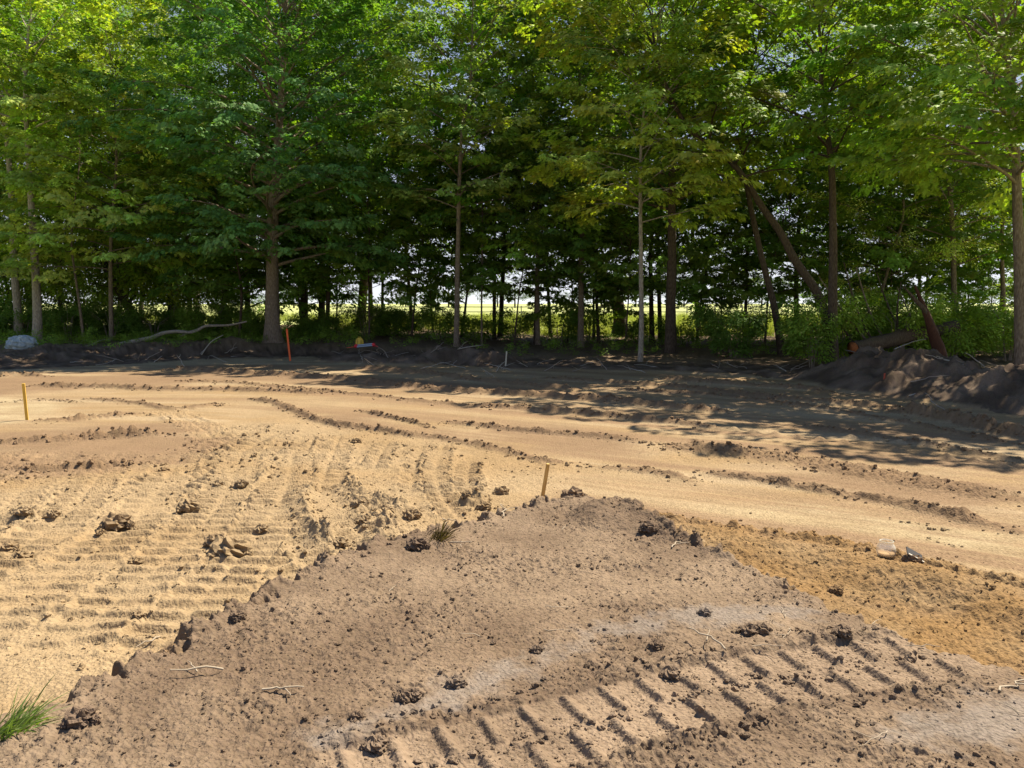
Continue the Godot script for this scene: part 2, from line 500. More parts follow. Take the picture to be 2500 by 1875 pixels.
	# ridges of crumbs spilled from the ends of the grading blade
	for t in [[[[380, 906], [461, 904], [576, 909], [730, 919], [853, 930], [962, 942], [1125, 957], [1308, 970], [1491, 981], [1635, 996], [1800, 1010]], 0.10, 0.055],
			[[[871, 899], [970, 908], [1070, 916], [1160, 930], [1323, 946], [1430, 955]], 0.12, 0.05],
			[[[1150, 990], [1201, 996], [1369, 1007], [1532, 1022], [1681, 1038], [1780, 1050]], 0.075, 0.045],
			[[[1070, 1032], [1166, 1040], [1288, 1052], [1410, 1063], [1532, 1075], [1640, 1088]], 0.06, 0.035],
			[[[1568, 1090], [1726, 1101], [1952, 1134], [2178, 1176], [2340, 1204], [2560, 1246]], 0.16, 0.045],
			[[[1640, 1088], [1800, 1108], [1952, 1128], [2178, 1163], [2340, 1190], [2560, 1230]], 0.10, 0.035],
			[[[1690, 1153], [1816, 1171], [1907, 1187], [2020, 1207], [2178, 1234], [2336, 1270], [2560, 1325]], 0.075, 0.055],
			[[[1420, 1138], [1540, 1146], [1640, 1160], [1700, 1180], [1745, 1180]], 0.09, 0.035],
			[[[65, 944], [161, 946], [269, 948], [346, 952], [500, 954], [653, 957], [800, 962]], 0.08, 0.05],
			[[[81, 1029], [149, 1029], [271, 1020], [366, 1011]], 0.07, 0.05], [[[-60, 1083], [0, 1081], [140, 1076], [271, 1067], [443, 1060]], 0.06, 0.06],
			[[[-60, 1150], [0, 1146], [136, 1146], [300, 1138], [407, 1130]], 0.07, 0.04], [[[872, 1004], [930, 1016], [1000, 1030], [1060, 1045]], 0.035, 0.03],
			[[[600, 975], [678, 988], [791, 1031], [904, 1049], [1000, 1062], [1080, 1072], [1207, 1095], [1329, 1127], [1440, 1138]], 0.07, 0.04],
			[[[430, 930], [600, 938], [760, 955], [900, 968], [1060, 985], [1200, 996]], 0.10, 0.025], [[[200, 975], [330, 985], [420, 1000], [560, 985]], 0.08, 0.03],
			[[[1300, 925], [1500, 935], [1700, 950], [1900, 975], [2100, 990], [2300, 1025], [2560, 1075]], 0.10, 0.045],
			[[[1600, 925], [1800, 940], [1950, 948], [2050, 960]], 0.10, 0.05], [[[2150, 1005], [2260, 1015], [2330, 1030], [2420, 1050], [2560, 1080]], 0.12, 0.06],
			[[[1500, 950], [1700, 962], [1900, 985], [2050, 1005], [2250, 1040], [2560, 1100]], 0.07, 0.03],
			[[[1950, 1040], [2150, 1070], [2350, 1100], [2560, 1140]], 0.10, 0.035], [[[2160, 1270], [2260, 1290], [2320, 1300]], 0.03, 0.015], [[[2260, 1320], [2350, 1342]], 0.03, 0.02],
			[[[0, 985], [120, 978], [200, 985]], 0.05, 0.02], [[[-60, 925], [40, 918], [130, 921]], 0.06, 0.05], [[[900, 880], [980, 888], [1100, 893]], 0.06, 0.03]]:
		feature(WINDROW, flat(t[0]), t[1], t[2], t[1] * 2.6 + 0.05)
	feature(BEADS, flat([[1770, 1048], [1843, 1058], [1943, 1069], [2088, 1087], [2268, 1110], [2560, 1160]]), 0.085, 0.05, 0.3, 0.27)
	feature(BEADS, flat([[2050, 1065], [2150, 1076], [2250, 1088], [2400, 1112], [2560, 1140]]), 0.075, 0.04, 0.3, 0.27)
	# orange spoil beside the graded sand and the rim of the topsoil
	feature(HEAP, flat([[1500, 1270], [1640, 1284], [1800, 1310], [2000, 1342], [2180, 1386], [2404, 1440], [2600, 1495]], 0.08), 0.34, 0.10, 0.6)
	feature(RIDGE, flat([[2700, 1480], [2500, 1424], [2404, 1402], [2178, 1353], [1997, 1313], [1771, 1284], [1600, 1262], [1500, 1245]], 0.06), 0.16, 0.05, 0.4)
	feature(HEAP, flat([[1300, 1246], [1390, 1222], [1450, 1246]], 0.1), 0.22, 0.04, 0.5)
	feature(HEAP, flat([[760, 1415], [900, 1360], [1080, 1310]], 0.1), 0.22, 0.04, 0.5)
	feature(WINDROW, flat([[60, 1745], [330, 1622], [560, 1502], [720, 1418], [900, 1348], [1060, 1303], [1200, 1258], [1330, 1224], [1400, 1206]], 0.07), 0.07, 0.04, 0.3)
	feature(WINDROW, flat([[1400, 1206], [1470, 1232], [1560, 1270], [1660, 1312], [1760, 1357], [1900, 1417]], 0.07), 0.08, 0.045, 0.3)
	# the rubber-track print in the damp topsoil
	feature(PADS, [Vector2(-0.55, -2.26), Vector2(0.0, -2.505), Vector2(0.30, -2.655), Vector2(0.85, -2.91), Vector2(1.2, -3.03), Vector2(1.55, -3.125), Vector2(1.92, -3.19)], 0.215, 0.027, 0.45, 0.172)
	# heaps along the edge of the wood
	feature(HEAP, flat([[2060, 930], [2180, 930], [2320, 935]]), 1.1, 0.36, 2.0)
	feature(HEAP, flat([[2190, 945], [2290, 955], [2420, 972], [2600, 990], [3000, 1030]]), 1.5, 0.62, 2.5)
	feature(HEAP, flat([[830, 880], [900, 884], [1010, 888], [1060, 886]]), 0.7, 0.28, 1.4)
	feature(HEAP, flat([[1100, 884], [1160, 884], [1200, 888]]), 0.9, 0.42, 1.8)
	feature(HEAP, flat([[200, 880], [320, 872], [450, 868], [580, 862]]), 0.8, 0.18, 1.6)
	feature(HEAP, flat([[-200, 895], [0, 884], [180, 876]]), 0.9, 0.22, 1.8)
	feature(HEAP, flat([[1250, 900], [1400, 902], [1600, 906], [1800, 913], [1950, 922]]), 0.45, 0.10, 0.9)

var g_rows := []
var g_z := PackedFloat32Array()
const GN := 960
func soil_row(r: int) -> void:
	var z := -g_z[r]
	var half := 0.75 * g_z[r] + 1.5
	var out := PackedColorArray()
	out.resize(GN + 1)
	for c in GN + 1:
		out[c] = soil(half * (2.0 * c / GN - 1.0), z)
	g_rows[r] = out

func build_ground() -> void:
	var d := 1.2
	while d < 46.0:
		g_z.append(d)
		d += d * (0.0028 if d < 7.0 else (0.0042 if d < 20.0 else 0.009)) if d > 2.2 else 0.02
	var nr := g_z.size()
	g_rows.resize(nr)
	var job := WorkerThreadPool.add_group_task(soil_row, nr)
	WorkerThreadPool.wait_for_group_task_completion(job)
	var s := Shape.new()
	s.tinted = true
	var w := GN + 1
	s.v.resize(nr * w); s.n.resize(nr * w); s.c.resize(nr * w)
	for r in nr:
		var row: PackedColorArray = g_rows[r]
		var half := 0.75 * g_z[r] + 1.5
		for c in w:
			var k := row[c]
			s.v[r * w + c] = Vector3(half * (2.0 * c / GN - 1.0), k.a, -g_z[r])
			k.a = 1.0
			s.c[r * w + c] = k
	for r in nr:
		var ra := maxi(r - 1, 0) * w
		var rb := mini(r + 1, nr - 1) * w
		for c in w:
			var ex := s.v[r * w + mini(c + 1, GN)] - s.v[r * w + maxi(c - 1, 0)]
			var ez := s.v[rb + c] - s.v[ra + c]
			s.n[r * w + c] = ex.cross(ez).normalized()
	var q := PackedInt32Array()
	q.resize((nr - 1) * GN * 6)
	var at := 0
	for r in nr - 1:
		for c in GN:
			var a := r * w + c
			q[at] = a; q[at + 1] = a + w; q[at + 2] = a + 1
			q[at + 3] = a + 1; q[at + 4] = a + w; q[at + 5] = a + w + 1
			at += 6
	s.i = q
	var o := put("ground", s.mesh(true, false), M.soil)
	tag(o, "graded sand and dark topsoil of the cleared building plot", "", "", "structure")
	print("ground rows ", nr)

# ------------------------------------------------------------------ materials
func noise_tex(seed_: int, freq: float, size: int, ramp: Array, oct := 5, type := FastNoiseLite.TYPE_SIMPLEX_SMOOTH) -> NoiseTexture2D:
	var n := FastNoiseLite.new()
	n.seed = seed_
	n.noise_type = type
	n.frequency = freq
	n.fractal_octaves = oct
	var t := NoiseTexture2D.new()
	t.width = size; t.height = size
	t.seamless = true
	t.noise = n
	if ramp:
		var g := Gradient.new()
		g.offsets = PackedFloat32Array([0.0, 0.5, 1.0])
		g.colors = PackedColorArray(ramp)
		t.color_ramp = g
	return t

func mat(col: Color, rough := 0.9) -> StandardMaterial3D:      # col is linear
	var m := StandardMaterial3D.new()
	m.albedo_color = Color(col.r, col.g, col.b).linear_to_srgb()
	m.roughness = rough
	m.metallic_specular = 0.3
	return m

func tri(m: StandardMaterial3D, scale: Vector3, world := true) -> StandardMaterial3D:
	m.uv1_triplanar = true
	m.uv1_world_triplanar = world
	m.uv1_scale = scale
	return m

func setup_materials() -> void:
	var s := mat(Color(1, 1, 1), 0.95)
	s.metallic_specular = 0.15
	s.vertex_color_use_as_albedo = true
	s.albedo_texture = noise_tex(5, 0.035, 1024, [Color(0.74, 0.73, 0.72), Color(0.93, 0.93, 0.93), Color(1, 1, 1)], 6)
	s.heightmap_enabled = true
	s.heightmap_scale = 1.0
	s.heightmap_texture = noise_tex(6, 0.05, 1024, [], 5)
	M.soil = tri(s, Vector3(0.9, 0.9, 0.9))
	var cl := s.duplicate()
	cl.uv1_scale = Vector3(3, 3, 3)
	cl.heightmap_scale = 0.5
	M.clod = cl
	var bark := mat(Color(1, 1, 1), 0.95)
	bark.vertex_color_use_as_albedo = false
	bark.albedo_texture = noise_tex(8, 0.03, 512, [Color(0.32, 0.27, 0.22), Color(0.47, 0.41, 0.34), Color(0.62, 0.57, 0.50)], 5)
	bark.heightmap_enabled = true
	bark.heightmap_scale = 2.5
	bark.heightmap_texture = noise_tex(9, 0.03, 512, [], 4)
	M.bark = tri(bark, Vector3(2.2, 0.45, 2.2))
	var pale := bark.duplicate()
	pale.albedo_texture = noise_tex(12, 0.03, 512, [Color(0.40, 0.36, 0.31), Color(0.58, 0.53, 0.46), Color(0.72, 0.69, 0.62)], 5)
	M.bark_pale = pale
	var dark := bark.duplicate()
	dark.albedo_texture = noise_tex(14, 0.03, 512, [Color(0.20, 0.165, 0.13), Color(0.32, 0.27, 0.22), Color(0.43, 0.38, 0.32)], 5)
	M.bark_dark = dark
	var leaf := mat(Color(1, 1, 1), 0.55)
	leaf.metallic_specular = 0.22
	leaf.vertex_color_use_as_albedo = true
	leaf.cull_mode = BaseMaterial3D.CULL_DISABLED
	leaf.backlight_enabled = true
	leaf.backlight = Color(0.90, 0.95, 0.45)
	M.leaf = leaf
	var grass := leaf.duplicate()
	grass.roughness = 0.7
	M.grass = grass
	M.dry = mat(Color(0.42, 0.34, 0.22), 0.9)
	M.root = mat(Color(0.30, 0.24, 0.165), 0.85)
	M.twig = mat(Color(0.25, 0.20, 0.15), 0.9)
	M.twig_pale = mat(Color(0.30, 0.26, 0.20), 0.9)

# ------------------------------------------------------------------ leaves and sprays
const MAPLE := [[0.0, 0.0], [0.34, -0.06], [0.30, 0.16], [0.56, 0.42], [0.27, 0.46], [0.20, 0.62], [0.0, 1.0], [-0.20, 0.62], [-0.27, 0.46], [-0.56, 0.42], [-0.30, 0.16], [-0.34, -0.06]]
const OVAL := [[0.0, 0.0], [0.26, 0.35], [0.18, 0.72], [0.0, 1.0], [-0.18, 0.72], [-0.26, 0.35]]

func add_leaf(s: Shape, at: Vector3, dir: Vector3, up: Vector3, size: float, outline: Array, col: Color, cup: float) -> void:
	var f := dir.normalized()
	var r := f.cross(up).normalized()
	var u := r.cross(f)
	var mid := s.add(at + f * size * 0.33 + u * size * 0.03, u, col)
	var first := s.v.size()
	for p in outline:
		var rad: float = absf(p[0])
		s.add(at + r * p[0] * size + f * p[1] * size - u * size * (cup * p[1] * p[1] + 0.35 * rad * rad), u, col)
	var n := outline.size()
	for k in n:
		s.tri(mid, first + k, first + (k + 1) % n)

func make_spray(sd: int, leaves: int, size: float, outline: Array, long: float, thick: float) -> ArrayMesh:
	var r := RandomNumberGenerator.new()
	r.seed = sd
	var s := Shape.new()
	s.tinted = true
	for k in leaves:
		var t := 0.08 + 0.95 * sqrt(r.randf())
		var reach := long * 0.5 * (1.08 - 0.75 * t) + 0.06
		var side := r.randf_range(-1.0, 1.0)
		var p := Vector3(t * long, r.randf_range(-1, 1) * thick - 0.10 * t * t * long - absf(side) * reach * 0.18, side * reach)
		var out := Vector3(0.55 + 0.45 * t, r.randf_range(-1.15, -0.1), side * 1.1 + r.randf_range(-0.5, 0.5))
		var up := Vector3(r.randf_range(-0.4, 0.4), 1.0, r.randf_range(-0.4, 0.4))
		var v := r.randf_range(0.72, 1.18)
		var yellow := r.randf_range(0.9, 1.25)
		add_leaf(s, p, out, up, size * r.randf_range(0.65, 1.15), outline, Color(v * yellow, v, v * 0.9), r.randf_range(0.05, 0.3))
	# twigs
	var tw := Color(1.6, 0.75, 1.5)
	for q in 5:
		var a := Vector3(0, 0, 0) if q == 0 else Vector3(long * 0.18 * q, -0.01 * q, 0)
		var b := Vector3(long, -0.1 * long, 0) if q == 0 else a + Vector3(long * 0.28, -0.05, (0.30 if q % 2 else -0.30) * long * (1.1 - 0.16 * q))
		var wv := Vector3(0, 0.006, 0)
		var f := s.v.size()
		s.add(a - wv, Vector3.UP, tw); s.add(a + wv, Vector3.UP, tw); s.add(b, Vector3.UP, tw)
		s.tri(f, f + 1, f + 2)
	return s.mesh(false)

var sprays := {}
func setup_sprays() -> void:
	sprays["maple"] = [make_spray(101, 64, 0.135, MAPLE, 0.95, 0.06), make_spray(102, 58, 0.14, MAPLE, 1.05, 0.07), make_spray(103, 70, 0.125, MAPLE, 0.9, 0.09)]
	sprays["small"] = [make_spray(111, 120, 0.075, OVAL, 0.9, 0.16), make_spray(112, 110, 0.08, OVAL, 1.0, 0.2)]
	sprays["back"] = [make_spray(121, 60, 0.15, OVAL, 1.1, 0.2), make_spray(122, 66, 0.16, OVAL, 1.0, 0.24)]
	sprays["shrub"] = [make_spray(131, 70, 0.085, OVAL, 0.6, 0.14), make_spray(132, 64, 0.09, OVAL, 0.55, 0.16)]

func foliage(parent: Node, called: String, list: Array, colors: PackedColorArray, mesh: Mesh, material: Material) -> MultiMeshInstance3D:
	var mm := MultiMesh.new()
	mm.transform_format = MultiMesh.TRANSFORM_3D
	mm.use_colors = true
	mm.mesh = mesh
	mm.instance_count = list.size()
	for k in list.size():
		mm.set_instance_transform(k, list[k])
		mm.set_instance_color(k, colors[k])
	var o := MultiMeshInstance3D.new()
	o.name = called
	o.multimesh = mm
	o.material_override = material
	parent.add_child(o, true)
	return o

func spray_basis(fwd: Vector3, r: RandomNumberGenerator, sc: float, tilt: float) -> Basis:
	var f := fwd.normalized()
	var up := Vector3(r.randf_range(-tilt, tilt), 1.0, r.randf_range(-tilt, tilt))
	var side := f.cross(up)
	if side.length() < 0.05: side = Vector3.RIGHT
	side = side.normalized()
	up = side.cross(f)
	return Basis(f * sc, up * sc, side * sc)

# path: pixels of the trunk, first its foot; w: width at breast height in pixels
func tree(label: String, group: String, path: Array, foot_h: float, w: float, o: Dictionary, sd: int) -> Node3D:
	var r := RandomNumberGenerator.new()
	r.seed = sd
	var foot := px(path[0][0], path[0][1], foot_h)
	if o.has("dist"): foot = pz(path[0][0], path[0][1], o.dist)
	var dist := -foot.z
	foot.y = ground(foot.x, foot.z) if dist < 45.0 else 0.0
	var rad := 0.5 * w * dist / FOCAL
	var t := thing(o.get("called", "maple_tree"), foot, label, "tree", group)
	var high: float = minf(o.get("high", 15.0), 1.9 + 0.37 * dist)
	var pts := PackedVector3Array([Vector3(0, -0.15, 0)])
	for k in range(1, path.size()):
		var q := pz(path[k][0], path[k][1], dist)
		pts.append(q - foot)
	# go on upward to the top
	var last := pts[pts.size() - 1]
	var dir := Vector3.UP
	if pts.size() > 1:
		dir = (last - pts[pts.size() - 2]).normalized()
	while last.y < high - 0.5 and pts.size() < 40:
		dir = (dir * 0.8 + Vector3(r.randf_range(-0.22, 0.22), 0.55, r.randf_range(-0.2, 0.2))).normalized()
		last += dir * 1.1
		pts.append(last)
	var line := PackedVector3Array()
	var cv := Curve3D.new()
	for k in pts.size():
		var a := pts[maxi(k - 1, 0)]
		var b := pts[mini(k + 1, pts.size() - 1)]
		cv.add_point(pts[k], (a - b) / 6.0, (b - a) / 6.0)
	var total := cv.get_baked_length()
	var rings := int(total / 0.45) + 2
	var rads := PackedFloat32Array()
	for k in rings:
		var u := float(k) / (rings - 1)
		line.append(cv.sample_baked(total * u))
		var flare: float = 1.0 + o.get("flare", 0.5) * exp(-u * total / 0.35)
		rads.append(maxf(rad * flare * (1.0 - 0.82 * pow(u, 1.1)), 0.012))
	var bark: Material = o.get("bark", M.bark)
	var ts := Shape.new()
	ts.tube(line, rads, 12 if rad > 0.08 else 8, 0.07, sd)
	put("trunk", ts.mesh(), bark, t)
	# limbs
	var bs := Shape.new()
	var start: float = o.get("start", 3.0)
	var reach: float = o.get("reach", 3.5)
	var count: int = o.get("limbs", 26)
	var kinds: Array = sprays[o.get("leaf", "maple")]
	var tint: Color = o.get("tint", Color(0.062, 0.125, 0.022))
	var dens: float = o.get("dens", 1.0)
	var front: float = o.get("front", 0.25)
	var lists := []
	var cols := []
	for k in kinds.size():
		lists.append([]); cols.append(PackedColorArray())
	var hue := r.randf_range(0.8, 1.2)
	tint.r *= r.randf_range(0.85, 1.12)
	tint.b *= r.randf_range(0.7, 1.6)
	var az := r.randf() * TAU
	for k in count:
		var u := (k + r.randf()) / count
		var y := lerpf(start, high * 0.98, u)
		# place on the trunk
		var off := clampf(y / maxf(last.y, 1.0), 0.0, 1.0)
		var p := cv.sample_baked(total * off)
		for it in 3:
			off = clampf(off + (y - p.y) / total, 0.0, 1.0)
			p = cv.sample_baked(total * off)
		az += 2.4 + r.randf_range(-0.4, 0.4)
		var dx := Vector3(cos(az), 0, sin(az))
		dx = (dx + Vector3(0, 0, front) + o.get("pull", Vector3.ZERO)).normalized()
		var shape := 0.70 + 0.32 * sin(PI * u)
		var l: float = reach * shape * r.randf_range(0.7, 1.15)
		var rise := lerpf(o.get("rise", 0.15), 1.2, u * u)
		var lp := PackedVector3Array([p])
		var lr := PackedFloat32Array()
		var d := (dx + Vector3.UP * (rise + 0.25)).normalized()
		var n := maxi(4, int(l / 0.5))
		for q in n:
			d = (d + Vector3(r.randf_range(-0.16, 0.16), -0.065 + 0.03 * rise + r.randf_range(-0.08, 0.08), r.randf_range(-0.16, 0.16))).normalized()
			lp.append(lp[q] + d * l / n)
		var r0 := clampf(rad * 0.30 * (1.0 - 0.5 * u), 0.010, 0.09)
		for q in lp.size(): lr.append(lerpf(r0, 0.006, float(q) / n))
		bs.tube(lp, lr, 5)
		# twigs and sprays along the outer part
		var m := maxi(2, int(l * 3.4 * dens))
		for q in m:
			var v := lerpf(0.25, 1.0, (q + r.randf()) / m)
			var fi := clampf(v * n, 0.0, n - 0.01)
			var b0 := lp[int(fi)].lerp(lp[int(fi) + 1], fi - int(fi))
			var ld := (lp[int(fi) + 1] - lp[int(fi)]).normalized()
			var side := ld.cross(Vector3.UP).normalized() * (1.0 if q % 2 else -1.0)
			var td := (ld * r.randf_range(0.3, 1.0) + side * r.randf_range(0.2, 1.0) * (1.15 - 0.5 * v) + Vector3.UP * r.randf_range(-0.25, 0.3)).normalized()
			var tl: float = r.randf_range(0.05, 0.75) * minf(1.0, l * 0.4) * (1.2 - 0.5 * v)
			var end := b0 + td * tl
			if tl > 0.3:
				bs.tube(PackedVector3Array([b0, end]), PackedFloat32Array([0.010, 0.004]), 3)
			td.y -= 0.02
			var which := r.randi() % kinds.size()
			lists[which].append(Transform3D(spray_basis(td, r, r.randf_range(0.75, 1.25) * o.get("size", 1.0), 0.25), end))
			var g := r.randf_range(0.75, 1.25) * hue
			var yel := r.randf_range(0.88, 1.22)
			cols[which].append(Color(tint.r * g * yel, tint.g * g, tint.b * g))
	put("branches", bs.mesh(), bark, t)
	for k in kinds.size():
		if lists[k].size():
			tag(foliage(t, "crown", lists[k], cols[k], kinds[k], M.leaf), "", "", "", "stuff")
	return t

func shrub(label: String, group: String, at: Vector3, high: float, wide: float, count: int, tint: Color, sd: int, leaf := "shrub", called := "shrub") -> Node3D:
	var r := RandomNumberGenerator.new()
	r.seed = sd
	var t := thing(called, at, label, "shrub", group)
	var bs := Shape.new()
	var kinds: Array = sprays[leaf]
	var lists := []
	var cols := []
	for k in kinds.size():
		lists.append([]); cols.append(PackedColorArray())
	var stems := 5 + int(wide * 3.0)
	for k in stems:
		var a := r.randf() * TAU
		var top := Vector3(cos(a) * wide * r.randf_range(0.2, 1.0), high * r.randf_range(0.6, 1.0), sin(a) * wide * r.randf_range(0.2, 1.0))
		var mid := top * 0.5 + Vector3(-top.x * 0.2, high * 0.12, -top.z * 0.2)
		bs.tube(PackedVector3Array([Vector3(top.x * 0.1, -0.05, top.z * 0.1), mid, top]), PackedFloat32Array([0.014, 0.009, 0.004]), 4)
		for q in maxi(1, count / stems):
			var v := r.randf_range(0.15, 1.0)
			var p := mid.lerp(top, v * 2.0 - 1.0) if v > 0.5 else Vector3(top.x * 0.1, 0, top.z * 0.1).lerp(mid, v * 2.0)
			var d := Vector3(cos(a) + r.randf_range(-1, 1), r.randf_range(-0.1, 0.5), sin(a) + r.randf_range(-1, 1))
			var w := r.randi() % kinds.size()
			lists[w].append(Transform3D(spray_basis(d, r, r.randf_range(0.7, 1.2), 0.4), p))
			var g := r.randf_range(0.7, 1.25)
			cols[w].append(Color(tint.r * g, tint.g * g, tint.b * g))
	put("stems", bs.mesh(), M.twig, t)
	for k in kinds.size():
		if lists[k].size():
			tag(foliage(t, "leaves", lists[k], cols[k], kinds[k], M.leaf), "", "", "", "stuff")
	return t

# ------------------------------------------------------------------ clods
func clod_mesh(sd: int, detail: int, rough: float, squash: float) -> ArrayMesh:
	var n := FastNoiseLite.new()
	n.seed = sd; n.frequency = 1.1; n.fractal_octaves = 4; n.fractal_gain = 0.6
	var s := Shape.new()
	var rings := detail
	var seg := detail * 2
	for a in rings + 1:
		for b in seg:
			var th := PI * a / rings
			var ph := TAU * b / seg
			var d := Vector3(sin(th) * cos(ph), cos(th), sin(th) * sin(ph))
			var k := 1.0 + rough * n.get_noise_3dv(d * 1.6) * 1.6
			var q := d * k
			q.y *= squash
			s.add(q, d)
	for a in rings:
		for b in seg:
			var i0 := a * seg + b
			var i1 := a * seg + (b + 1) % seg
			s.tri(i0, i1, i0 + seg)
			s.tri(i1, i1 + seg, i0 + seg)
	return s.mesh(false)

func curve_tube(s: Shape, a: Vector3, b: Vector3, r0: float, r1: float, bend: float, sides: int, r: RandomNumberGenerator, n := 7) -> void:
	var pts := PackedVector3Array()
	var rr := PackedFloat32Array()
	var l := a.distance_to(b)
	var off := Vector3.ZERO
	for k in n:
		var u := float(k) / (n - 1)
		if k > 0 and k < n - 1:
			off = off * 0.6 + Vector3(r.randf_range(-1, 1), r.randf_range(-0.3, 0.6), r.randf_range(-1, 1)) * l * bend
		else:
			off = off * 0.3
		pts.append(a.lerp(b, u) + off)
		rr.append(lerpf(r0, r1, u))
	s.tube(pts, rr, sides, 0.08, l * 10.0)

# ------------------------------------------------------------------ scene
func _ready() -> void:
	rng.seed = 7
	# camera, sky, sun, exposure
	var cam := Camera3D.new()
	cam.name = "camera"
	cam.fov = rad_to_deg(2.0 * atan(CY / FOCAL))
	cam.position = Vector3(0, EYE, 0)
	cam.rotation_degrees = Vector3(-PITCH, 0, 0)
	cam.near = 0.1
	cam.far = 3000.0
	cam.current = true
	add_child(cam)
	var sky := ProceduralSkyMaterial.new()
	sky.sky_top_color = Color(0.42, 0.56, 0.80)
	sky.sky_horizon_color = Color(0.97, 0.98, 1.0)
	sky.sky_curve = 0.18
	sky.sky_energy_multiplier = 0.68
	sky.ground_bottom_color = Color(0.35, 0.32, 0.26)
	sky.ground_horizon_color = Color(0.80, 0.82, 0.80)
	var env := Environment.new()
	env.background_mode = Environment.BG_SKY
	env.sky = Sky.new()
	env.sky.sky_material = sky
	env.tonemap_mode = Environment.TONE_MAPPER_LINEAR
	env.tonemap_exposure = 2.6
	env.sdfgi_enabled = true
	env.ssao_enabled = true
	env.ssil_enabled = true
	var we := WorldEnvironment.new()
	we.name = "environment"
	we.environment = env
	add_child(we)
	var sun := DirectionalLight3D.new()
	sun.name = "sun"
	sun.light_energy = 1.6
	sun.light_color = Color(1.0, 0.965, 0.90)
	sun.light_angular_distance = 0.53
	sun.shadow_enabled = true
	var el := deg_to_rad(57.0)
	var az := deg_to_rad(50.0)                 # to the right of straight ahead
	var to_sun := Vector3(sin(az) * cos(el), sin(el), -cos(az) * cos(el))
	add_child(sun)
	sun.look_at_from_position(to_sun * 100.0, Vector3.ZERO, Vector3.UP)
	setup_materials()
	setup_soil()
	setup_sprays()
	build_ground()
	build_land()
	build_trees()
	build_things()
	build_litter()

func build_land() -> void:
	# land round the plot: meadow out to the horizon
	var s := Shape.new()
	s.tinted = true
	var xs := [-1600.0, -600.0, -200.0, -80.0, -36.0, 36.0, 80.0, 200.0, 600.0, 1600.0]
	var zs := [60.0, 10.0, -1.0, -20.0, -38.0, -46.0, -60.0, -90.0, -150.0, -300.0, -700.0, -1600.0]
	for z in zs:
		for x in xs:
			s.add(Vector3(x, -0.12 if z > -44.0 else 0.10, z), Vector3.UP, Color(0.40, 0.41, 0.17))
	for a in zs.size() - 1:
		for b in xs.size() - 1:
			var k := a * xs.size() + b
			s.tri(k, k + xs.size(), k + 1)
			s.tri(k + 1, k + xs.size(), k + xs.size() + 1)
	var m := mat(Color(1, 1, 1), 0.95)
	m.vertex_color_use_as_albedo = true
	m.albedo_texture = noise_tex(31, 0.02, 512, [Color(0.66, 0.74, 0.55), Color(0.92, 0.93, 0.85), Color(1, 0.98, 0.9)], 5)
	tri(m, Vector3(0.06, 0.06, 0.06))
	tag(put("meadow", s.mesh(), m), "sunlit pale green meadow stretching away behind the trees", "", "", "structure")
	# meadow grass, standing close behind the trees
	var r := RandomNumberGenerator.new()
	r.seed = 300
	var tuft := Shape.new()
	tuft.tinted = true
	for k in 26:
		var a := r.randf() * TAU
		var b := Vector3(cos(a), 0, sin(a)) * r.randf_range(0.0, 0.28)
		var lean := Vector3(r.randf_range(-0.25, 0.25), r.randf_range(0.25, 0.55), r.randf_range(-0.25, 0.25))
		var w := Vector3(-sin(a), 0, cos(a)) * 0.012
		var f := tuft.v.size()
		var col := Color(1, 1, 1) * r.randf_range(0.75, 1.2)
		tuft.add(b - w, Vector3.UP, col); tuft.add(b + w, Vector3.UP, col); tuft.add(b + lean, Vector3.UP, col)
		tuft.tri(f, f + 1, f + 2)
	var tm := tuft.mesh(false)
	var list := []
	var cols := PackedColorArray()
	for k in 6000:
		var z := -36.0 - 50.0 * pow(r.randf(), 1.2)
		var x := r.randf_range(-0.75, 0.75) * -z
		if x < -0.27 * -z and z > -60.0: continue
		var b := Basis(Vector3.UP, r.randf() * TAU).scaled(Vector3(1, r.randf_range(0.5, 1.3), 1) * r.randf_range(0.8, 1.4))
		list.append(Transform3D(b, Vector3(x, 0.1 if z < -45.9 else ground(x, z) - 0.02, z)))
		var g := r.randf_range(0.7, 1.15)
		cols.append(Color(0.38, 0.40, 0.145) * g)
	tag(foliage(self, "meadow_grass", list, cols, tm, M.grass), "tall sunlit grass along the edge of the meadow", "grass", "", "stuff")
	# a rail fence far out in the meadow
	var wood := mat(Color(0.30, 0.27, 0.22), 0.9)
	var fence := thing("rail_fence", Vector3(0, 0.1, -84), "weathered wooden rail fence far out in the meadow", "fence")
	for k in 26:
		var ps := Shape.new()
		ps.box(Basis(), Vector3(-20.0 + k * 3.0, 0.6, 0), Vector3(0.06, 0.62, 0.06), 0.012)
		put("post", ps.mesh(), wood, fence)
	for k in 25:
		for y in [0.55, 1.08]:
			var rs := Shape.new()
			rs.box(Basis(), Vector3(-18.5 + k * 3.0, y, 0.075), Vector3(1.5, 0.05, 0.015), 0.006)
			put("rail", rs.mesh(), wood, fence)
	# hedges and trees at the far side of the meadow
	for k in 34:
		var x := -150.0 + k * 11.0 + r.randf_range(-4, 4)
		var z := -260.0 + r.randf_range(-30, 30)
		far_tree(Vector3(x, 0.0, z), r.randf_range(5.0, 12.0), 900 + k)

